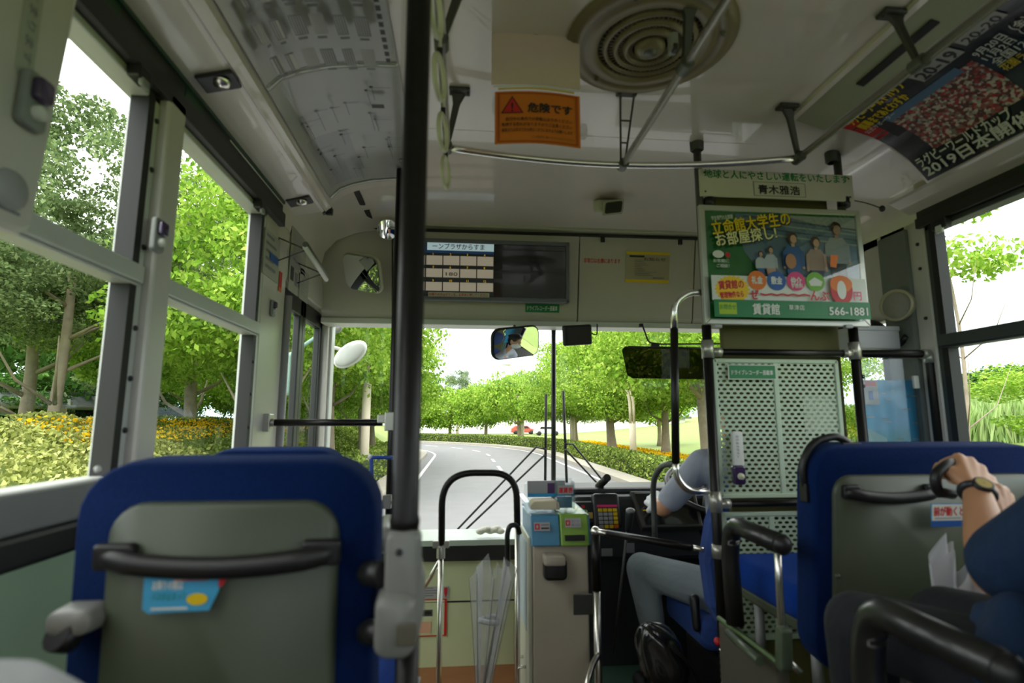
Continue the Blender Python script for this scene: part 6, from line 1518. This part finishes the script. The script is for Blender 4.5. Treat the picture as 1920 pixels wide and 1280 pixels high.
# ================================================================ people
SKIN = mat('skin_tan', (196, 144, 108), .5, var=.06, vscale=8)
HAIR = mat('black_hair', (22, 19, 18), .5, var=.2, vscale=60, bump=.6, bscale=200)
NAVYC = mat('navy_shirt', (12, 42, 76), .85, var=.2, vscale=14, bump=.4, bscale=40)
TROU = mat('dark_trousers', (24, 27, 34), .85, var=.15, vscale=14, bump=.4, bscale=30)
GSH = mat('driver_shirt', (160, 166, 180), .8, var=.08, vscale=10, bump=.5, bscale=30)
GTR = mat('driver_trousers', (134, 144, 148), .85, var=.12, vscale=12, bump=.5, bscale=26)
GLV = mat('white_glove', (222, 224, 226), .85, bump=.3, bscale=60)
WSH = mat('white_shirt', (200, 202, 206), .85, var=.05, vscale=10, bump=.5, bscale=30)
def hand(mb, W, d, bn, side, curl=(1.1, 1.3, .8), s=1., spread=.08, thumb=.7):
    """W wrist, d along palm, bn back-of-hand normal, side +1/-1: thumb side along d x bn"""
    d = d.normalized(); bn = (bn-d*bn.dot(d)).normalized(); lat = d.cross(bn)*side
    L = [.042, .047, .044, .034]; kn = []
    for i in range(4):
        u = (.5-i/3.0)*.066*s; k = W+d*(.086-.004*abs(i-1)-(.008 if i == 3 else 0))*s+lat*u+bn*(.006 if i in (1, 2) else .002)*s; kn.append(k)
        mb.capsule(W+lat*u*.55+d*.01*s, k, .0145*s, .0125*s, 10)
    mb.ell(W+d*.045*s-bn*.006*s, (.036*s, .044*s, .019*s), Matrix((lat, d, bn)).transposed(), 14, 10)
    for i, k in enumerate(kn):
        a = 0; p = k; dd = (d+lat*spread*(1.5-i)/1.5).normalized()
        for j, (f, rr0, rr1) in enumerate(((1.0, .0102, .0092), (.62, .0090, .0080), (.5, .0079, .0068))):
            a += curl[j]*(1+.06*(i-1)); v = dd*cos(a)-bn*sin(a); q_ = p+v*L[i]*f*s; mb.capsule(p, q_, rr0*s, rr1*s, 10); p = q_
    t0 = W+lat*.022*s+d*.018*s-bn*.006*s; t1 = t0+(lat*.75+d*.75-bn*.25).normalized()*.042*s
    t2 = t1+(d*.9+lat*.1*(1-thumb)-bn*thumb-lat*thumb*.25).normalized()*.032*s; t3 = t2+(d*.45-bn*.7-lat*.5*thumb).normalized()*.025*s
    mb.capsule(t0, t1, .0155*s, .0125*s, 10); mb.capsule(t1, t2, .0118*s, .0105*s, 10); mb.capsule(t2, t3, .0102*s, .0085*s, 10)
def head(mb, c, fwd, up, s=1.):
    """face toward fwd"""
    fwd = fwd.normalized(); up = (up-fwd*up.dot(fwd)).normalized(); rt = fwd.cross(up); M = Matrix((rt, fwd, up)).transposed()
    P = lambda x, y, z: c+(rt*x+fwd*y+up*z)*s
    mb.ell(P(0, -.012, .03), (.074*s, .092*s, .088*s), M, 20, 14); mb.ell(P(0, .022, -.03), (.060*s, .066*s, .078*s), M, 18, 12)
    mb.ell(P(0, .052, -.082), (.026*s, .024*s, .022*s), M, 12, 8)
    mb.capsule(P(0, .084, .012), P(0, .104, -.024), .008*s, .014*s, 10); mb.ell(P(0, .078, -.052), (.024*s, .016*s, .010*s), M, 12, 8); mb.ell(P(0, .074, .030), (.05*s, .014*s, .010*s), M, 12, 8)
    for q in (-1, 1): mb.ell(P(q*.074, -.008, -.002), (.010*s, .018*s, .030*s), M, 10, 8)
    return P, M, rt, up
def eyes(P, M, par, s=1.):
    b = MB()
    for q in (-1, 1): b.ell(P(q*.030, .076, .010), (.013*s, .010*s, .008*s), M, 12, 8)
    e_ = mk('eyes', b, mat('eye_white', (220, 216, 208), .3), par)
    b = MB()
    for q in (-1, 1): b.ell(P(q*.030, .084, .010), (.006*s, .004*s, .006*s), M, 10, 6)
    mk('irises', b, mat('eye_dark', (30, 20, 16), .2), e_)
def hairshell(P, M, par, s=1., back=.0):
    b = MB(); b.ell(P(0, -.022, .048), (.081*s, .094*s, .082*s), M, 22, 14); b.ell(P(0, -.045, -.005), (.074*s, .066*s, .075*s), M, 18, 12)
    for q in (-1, 1): b.ell(P(q*.062, .01, .05), (.02*s, .055*s, .04*s), M, 12, 8)
    o_ = mk('hair', b, HAIR, par); blob(o_, .008, 2); return o_

# passenger in navy, bent forward, holding an umbrella
pr = V(1.08, .46, .90); pp = thing('person', 'person in a navy T-shirt and dark trousers, wristwatch on, holding an umbrella handle', 'person', pr)
W_ = aY(1832, 922, 1.12); EL = aY(1866, 1078, .98); SH = V(.99, .70, 1.225); SH2 = V(1.32, .62, 1.24); HC = V(1.135, .80, 1.31)
K_ = aY(1822, 862, 1.19)
b = MB(); P, M, rt_, up_ = head(b, HC, V(-.25, .85, -.45), V(0, .35, 1))
b.capsule(V(1.15, .66, 1.24), HC+V(0, -.04, -.04), .056, .052); b.capsule(V(1.12, .55, 1.05), V(1.14, .62, 1.2), .13, .12)
b.capsule(SH, EL, .043, .037); b.capsule(EL, EL.lerp(W_, .35), .040, .040); b.capsule(EL.lerp(W_, .35), W_, .040, .026)
hand(b, W_, (K_-W_), V(-.10, -1, .25), -1, curl=(1.25, 1.5, .9), s=1.06)
W2_ = aY(1885, 985, 1.1); EL2 = V(1.30, .93, .98); b.capsule(SH2, EL2, .043, .037); b.capsule(EL2, W2_, .038, .026)
hand(b, W2_, aY(1872, 925, 1.13)-W2_, V(.35, -1, .2), 1, curl=(1.3, 1.5, .9), s=.98)
for (x, yk, xk) in ((.98, 1.13, .845), (1.18, 1.13, 1.05)):
    b.capsule(V(x, .55, .93), V(xk, yk, .885), .07, .05)
body = mk('body', b, SKIN, pp); blob(body, .0055, 3)
b = MB(); b.capsule(V(1.08, .44, .93), V(1.12, .54, 1.08), .155, .15); b.capsule(V(1.06, .58, 1.14), V(1.22, .58, 1.16), .125, .125); b.capsule(SH+V(.03, -.02, 0), SH2+V(-.02, 0, 0), .072, .072)
hem = SH.lerp(EL, .86); b.capsule(SH, hem, .074, .072); b.capsule(SH2, SH2.lerp(EL2, .7), .07, .066)
b.capsule(aY(1905, 1150, .86), aY(1890, 1260, .82), .035, .05); b.capsule(aY(1850, 1150, .9), aY(1870, 1260, .86), .022, .045)
o_ = mk('shirt', b, NAVYC, pp); blob(o_, .009, 4)
b = MB(); K1 = aY(1612, 1170, 1.12); K2 = aY(1775, 1160, 1.12); K1.z = .885; K2.z = .89
for (hx, Kk) in ((.99, K1), (1.17, K2)):
    b.capsule(V(hx, .48, .92), Kk, .092, .066); b.capsule(Kk, V(Kk.x+.01, Kk.y+.02, .48), .066, .052)
b.capsule(V(.99, .44, .92), V(1.17, .44, .92), .10, .10)
o_ = mk('trousers', b, TROU, pp); blob(o_, .009, 4)
for Kk in (K1, K2):
    b = MB(); b.capsule(V(Kk.x, Kk.y-.02, .35), V(Kk.x, Kk.y+.15, .345), .045, .036); o_ = mk('shoe', b, BLACK, pp); blob(o_, .008, 2)
hairshell(P, M, pp); eyes(P, M, pp)
# glasses
b = MB(); 
for q in (-1, 1): b.tube([P(q*.034+.027*cos(a), .105, .006+.021*sin(a)) for a in [2*pi*i/20 for i in range(20)]], .0022, 8, closed=True)
b.tube([P(-.008, .106, .008), P(.008, .106, .008)], .002, 6)
for q in (-1, 1): b.tube([P(q*.062, .104, .012), P(q*.078, .03, .010), P(q*.080, -.02, .006)], .0045, 8)
g_ = mk('glasses', b, GREYM, pp)
b = MB()
for q in (-1, 1): b.add([P(q*.034+.026*cos(a), .105, .006+.020*sin(a)) for a in [2*pi*i/20 for i in range(20)]], [tuple(range(20))])
mk('lenses', b, CLEAR, g_)
# watch
d_ = (EL-W_).normalized(); bn_ = V(-.12, -1, .2); bn_ = (bn_-d_*bn_.dot(d_)).normalized(); la = d_.cross(bn_); wc = W_+d_*.008
b = MB(); b.tube([wc+(bn_*cos(a)*.0285+la*sin(a)*.0325) for a in [2*pi*i/28 for i in range(28)]], .0035, 8, closed=True, flat=2.2); wt_ = mk('watch', b, mat('watch_band', (46, 48, 54), .35, metal=.3), pp)
wn = (bn_*.92+la*(-.38 if la.x > 0 else .38)).normalized()
b = MB(); b.lathe([(.019, -.004), (.019, .004), (.016, .006), (.014, .005)], wc+wn*.030, wn, 28); mk('watch_case', b, BLACK, wt_)
b = MB(); b.lathe([(.0145, .0), (.001, .0)], wc+wn*.0355, wn, 24); mk('watch_dial', b, mat('gold_dial', (176, 156, 84), .3, metal=.3), wt_)
# umbrella of the passenger
um2 = thing('clear_umbrella', 'translucent umbrella with a black crook handle gripped by the passenger in navy', 'umbrella', (aY(1810, 1270, 1.2).x, 1.2, .35))
b = MB(); g = lambda x, y, Y=1.175: aY(x, y, Y); b.tube(fillet([g(1785, 926, 1.20), g(1757, 922, 1.17), g(1752, 890, 1.165), g(1778, 868, 1.17), g(1812, 866, 1.21), g(1838, 885, 1.225), g(1842, 960, 1.235)], .03, 7), .0115, 12); mk('crook_handle', b, BLACK, um2)
b = MB(); b.tube([g(1842, 950, 1.235), V(1.13, 1.235, .36)], .0045, 8); mk('shaft', b, GREYM, um2)
cen = g(1822, 1052, 1.235); tp2 = V(1.13, 1.235, .42)
def um2f(u, v):
    a = 2*pi*u; pl = .5+.5*cos(a*8); R2 = (.095-.07*v)*(.5+.55*pl); c = cen.lerp(tp2, v)
    return c+V(R2*cos(a)*1.1, R2*sin(a)*.5, (.035*(1-pl)-.02*pl+.03*cos(a*2+1))*(1-v)**3)
b = MB(); b.grid(um2f, 80, 12); mk('canopy', b, mat('milky_film', (196, 198, 204), .3, alpha=.72), um2)

# driver
dv = thing('person', 'bus driver in a grey shirt, grey trousers, white gloves and a face mask', 'person', (1.2, 2.3, .12))
hl, hr_2 = V(1.09, 2.24, .60), V(1.29, 2.24, .60); sl, sr = V(1.045, 2.32, 1.12), V(1.39, 2.32, 1.12); HD = V(1.22, 2.40, 1.38)
el = aY(1243, 952, 2.36); wr_ = aY(1233, 944, 2.56); er = V(1.52, 2.42, .95); wr2 = V(1.42, 2.62, 1.02)
b = MB(); P, M, rt_, up_ = head(b, HD, V(-.05, 1, 0), V(0, 0, 1)); b.capsule(V(1.22, 2.34, 1.18), HD+V(0, -.02, -.06), .055, .052)
b.capsule(V(1.2, 2.26, .7), V(1.21, 2.3, 1.05), .13, .13); b.capsule(sl, el, .042, .036); b.capsule(el, wr_, .037, .027); b.capsule(sr, er, .042, .036); b.capsule(er, wr2, .036, .026)
o_ = mk('body', b, SKIN, dv); blob(o_, .006, 3)
b = MB(); hand(b, wr_, V(.02, .8, .15), V(-.7, 0, .7), -1, s=1.05, curl=(.9, 1.2, .8)); b.capsule(wr_-V(0, .03, 0), wr_+V(0, .02, 0), .034, .030); o_ = mk('glove', b, GLV, dv); blob(o_, .0045, 2)
b = MB(); hand(b, wr2, V(-.1, .8, .1), V(.7, 0, .7), 1, s=1.05, curl=(.9, 1.2, .8)); b.capsule(wr2-V(0, .03, 0), wr2+V(0, .02, 0), .034, .030); o_ = mk('glove', b, GLV, dv); blob(o_, .0045, 2)
b = MB(); b.capsule(V(1.2, 2.25, .66), V(1.21, 2.30, 1.0), .16, .16); b.capsule(sl+V(.03, 0, -.015), sr-V(.03, 0, .015), .082, .082); b.capsule(sl, sl.lerp(el, .80), .064, .055); b.capsule(sr, sr.lerp(er, .9), .072, .062); b.capsule(V(1.22, 2.33, 1.13), V(1.22, 2.33, 1.2), .075, .06)
o_ = mk('shirt', b, GSH, dv); blob(o_, .009, 5)
kl = aY(1204, 1066, 2.50); al = aY(1222, 1165, 2.44); kr = V(1.42, 2.60, .66); ar_ = V(1.45, 2.78, .2)
b = MB(); b.capsule(hl, kl, .092, .070); b.capsule(kl, al, .072, .056); b.capsule(hr_2, kr, .092, .068); b.capsule(kr, ar_, .068, .05); b.capsule(hl, hr_2, .11, .11)
o_ = mk('trousers', b, GTR, dv); blob(o_, .009, 4)
for a_ in (al, ar_):
    b = MB(); b.capsule(V(a_.x, a_.y, a_.z), V(a_.x, a_.y+.01, .2), .04, .04); b.capsule(V(a_.x, a_.y-.03, .145), V(a_.x-.01, a_.y+.16, .14), .042, .036); o_ = mk('shoe', b, BLACK, dv); blob(o_, .008, 2)
hairshell(P, M, dv); eyes(P, M, dv)
b = MB(); b.ell(P(0, .035, -.042), (.066, .078, .055), M, 22, 14); mk('face_mask', b, mat('mask_white', (226, 228, 230), .8), dv)
# driver seat
ds = thing('driver_seat', 'blue driver seat behind the perforated panel', 'seat', (1.2, 2.1, .1))
b = MB(); b.prism([(-.20, .50), (-.27, .62), (-.285, .78), (-.255, .92), (-.205, 1.04), (-.15, 1.12), (.15, 1.12), (.205, 1.04), (.255, .92), (.285, .78), (.27, .62), (.20, .50)], (1.20, 2.02, 0), (1, 0, 0), (0, 0, 1), (0, .12, 0)); mk('backrest', b, mat('driver_moquette', (30, 60, 128), .8, var=.12, vscale=90, bump=.4, bscale=300, sheen=.3), ds, .035)
b = MB(); b.pillow(.50, .44, .12, .06, V(1.19, 2.36, .42), (1, 0, 0), (0, 1, 0), (0, 0, 1)); mk('cushion', b, MATS['driver_moquette'], ds)
b = MB(); b.b2((1.0, 2.12, .12), (1.38, 2.5, .40)); mk('base', b, BLACK, ds, .03)
b = MB(); b.capsule(V(.93, 2.19, .50), V(.935, 2.21, .60), .015, .02); mk('recliner_lever', b, BLACK, ds)
b = MB(); b.pillow(.24, .16, .09, .05, V(1.22, 2.03, 1.28), (1, 0, 0), (0, 0, 1), (0, 1, 0)); mk('headrest', b, MATS['driver_moquette'], ds)

# neighbour in white at the lower left corner
nb_ = thing('person', 'person in a white shirt, only the shoulder in view at the lower left corner', 'person', (-.48, .16, .9))
HN_ = V(-.60, .10, 1.36)
b = MB(); P, M, _, _ = head(b, HN_, V(.1, 1, -.1), V(0, 0, 1)); b.capsule(V(-.58, .08, 1.15), HN_-V(0, .01, .06), .055, .05); b.capsule(V(-.56, .10, .95), V(-.57, .10, 1.05), .12, .12)
b.capsule(V(-.385, .32, 1.02), V(-.40, .52, .93), .045, .038); b.capsule(V(-.40, .52, .93), V(-.45, .58, .96), .038, .028); hand(b, V(-.45, .58, .96), V(-.4, .6, .2), V(0, 0, 1), 1, curl=(.4, .5, .3))
b.capsule(V(-.69, .2, 1.02), V(-.67, .42, .92), .045, .038); b.capsule(V(-.67, .42, .92), V(-.62, .58, .96), .038, .028); hand(b, V(-.62, .58, .96), V(.2, .6, .1), V(0, 0, 1), -1, curl=(.4, .5, .3))
b.capsule(V(-.48, .1, .88), V(-.44, .5, .86), .07, .05)
o_ = mk('body', b, SKIN, nb_); blob(o_, .007, 3)
b = MB(); b.capsule(V(-.56, .08, .86), V(-.56, .10, 1.02), .15, .145); b.capsule(V(-.67, .12, 1.06), V(-.42, .16, 1.05), .085, .09); b.capsule(V(-.44, .22, 1.06), V(-.348, .44, 1.032), .095, .10); b.capsule(V(-.69, .14, 1.04), V(-.67, .32, .98), .07, .06)
o_ = mk('shirt', b, WSH, nb_); blob(o_, .009, 4)
b = MB(); b.capsule(V(-.48, .06, .84), V(-.44, .52, .84), .09, .068); b.capsule(V(-.62, .06, .84), V(-.62, .52, .84), .09, .068); b.capsule(V(-.44, .52, .84), V(-.44, .54, .45), .066, .05); b.capsule(V(-.62, .52, .84), V(-.62, .54, .45), .066, .05); b.capsule(V(-.48, .04, .84), V(-.62, .04, .84), .1, .1)
o_ = mk('trousers', b, TROU, nb_); blob(o_, .010, 3)
for x in (-.44, -.62):
    b = MB(); b.capsule(V(x, .52, .38), V(x, .66, .375), .04, .034); o_ = mk('shoe', b, BLACK, nb_); blob(o_, .008, 2)
hairshell(P, M, nb_); eyes(P, M, nb_)
s5 = seat('blue seat of the person in white at the lower left', -.77, -.27, -.20, E+.0, radians(4))
# ================================================================ light, camera
w = bpy.data.worlds.new('overcast_sky'); S.world = w; w.use_nodes = True
nt = w.node_tree; N = nt.nodes; L = nt.links; bg = N['Background']
tc = N.new('ShaderNodeTexCoord'); sp = N.new('ShaderNodeSeparateXYZ'); cr = N.new('ShaderNodeValToRGB')
nz = N.new('ShaderNodeTexNoise'); nz.inputs['Scale'].default_value = 2.2; nz.inputs['Detail'].default_value = 4
mp = N.new('ShaderNodeMapping'); mp.inputs['Scale'].default_value = (1, 1, 4)
L.new(tc.outputs['Generated'], sp.inputs[0]); L.new(sp.outputs['Z'], cr.inputs[0])
e = cr.color_ramp.elements; e[0].position = .0; e[0].color = (.40, .52, .60, 1); e[1].position = .35; e[1].color = (1, 1, 1, 1)
k = e.new(.06); k.color = (.62, .72, .80, 1); k = e.new(.16); k.color = (.86, .90, .95, 1)
L.new(tc.outputs['Generated'], mp.inputs[0]); L.new(mp.outputs[0], nz.inputs['Vector'])
mx = N.new('ShaderNodeMix'); mx.data_type = 'RGBA'; mx.blend_type = 'MULTIPLY'; mx.inputs[0].default_value = .18
L.new(cr.outputs[0], mx.inputs[6]); L.new(nz.outputs['Fac'], mx.inputs[7]); L.new(mx.outputs[2], bg.inputs['Color'])
bg.inputs['Strength'].default_value = SKY
sd = bpy.data.lights.new('hazy_sun', 'SUN'); sd.energy = SUN; sd.angle = radians(25); sd.color = (1, .97, .9)
so = bpy.data.objects.new('hazy_sun', sd); COL.objects.link(so); so.rotation_euler = (radians(32), radians(-24), radians(10))
cd = bpy.data.cameras.new('camera'); co = bpy.data.objects.new('camera', cd); COL.objects.link(co)
cd.sensor_fit = 'HORIZONTAL'; cd.sensor_width = 36; cd.lens = FPX/1920*36; cd.clip_start = .03; cd.clip_end = 500
cd.dof.use_dof = True; cd.dof.focus_distance = 14; cd.dof.aperture_fstop = 3.0
co.location = CAM; co.rotation_euler = (pi/2+TH, 0, -PSI)
S.camera = co
S.view_settings.view_transform = 'Standard'; S.view_settings.look = 'None'; S.view_settings.gamma = 1; S.view_settings.use_curve_mapping = False
S.view_settings.exposure = EXPO
c = S.cycles; c.use_denoising = True; c.max_bounces = 12; c.diffuse_bounces = 6; c.transparent_max_bounces = 24; c.glossy_bounces = 4
c.caustics_reflective = False; c.caustics_refractive = False; c.sample_clamp_indirect = 8
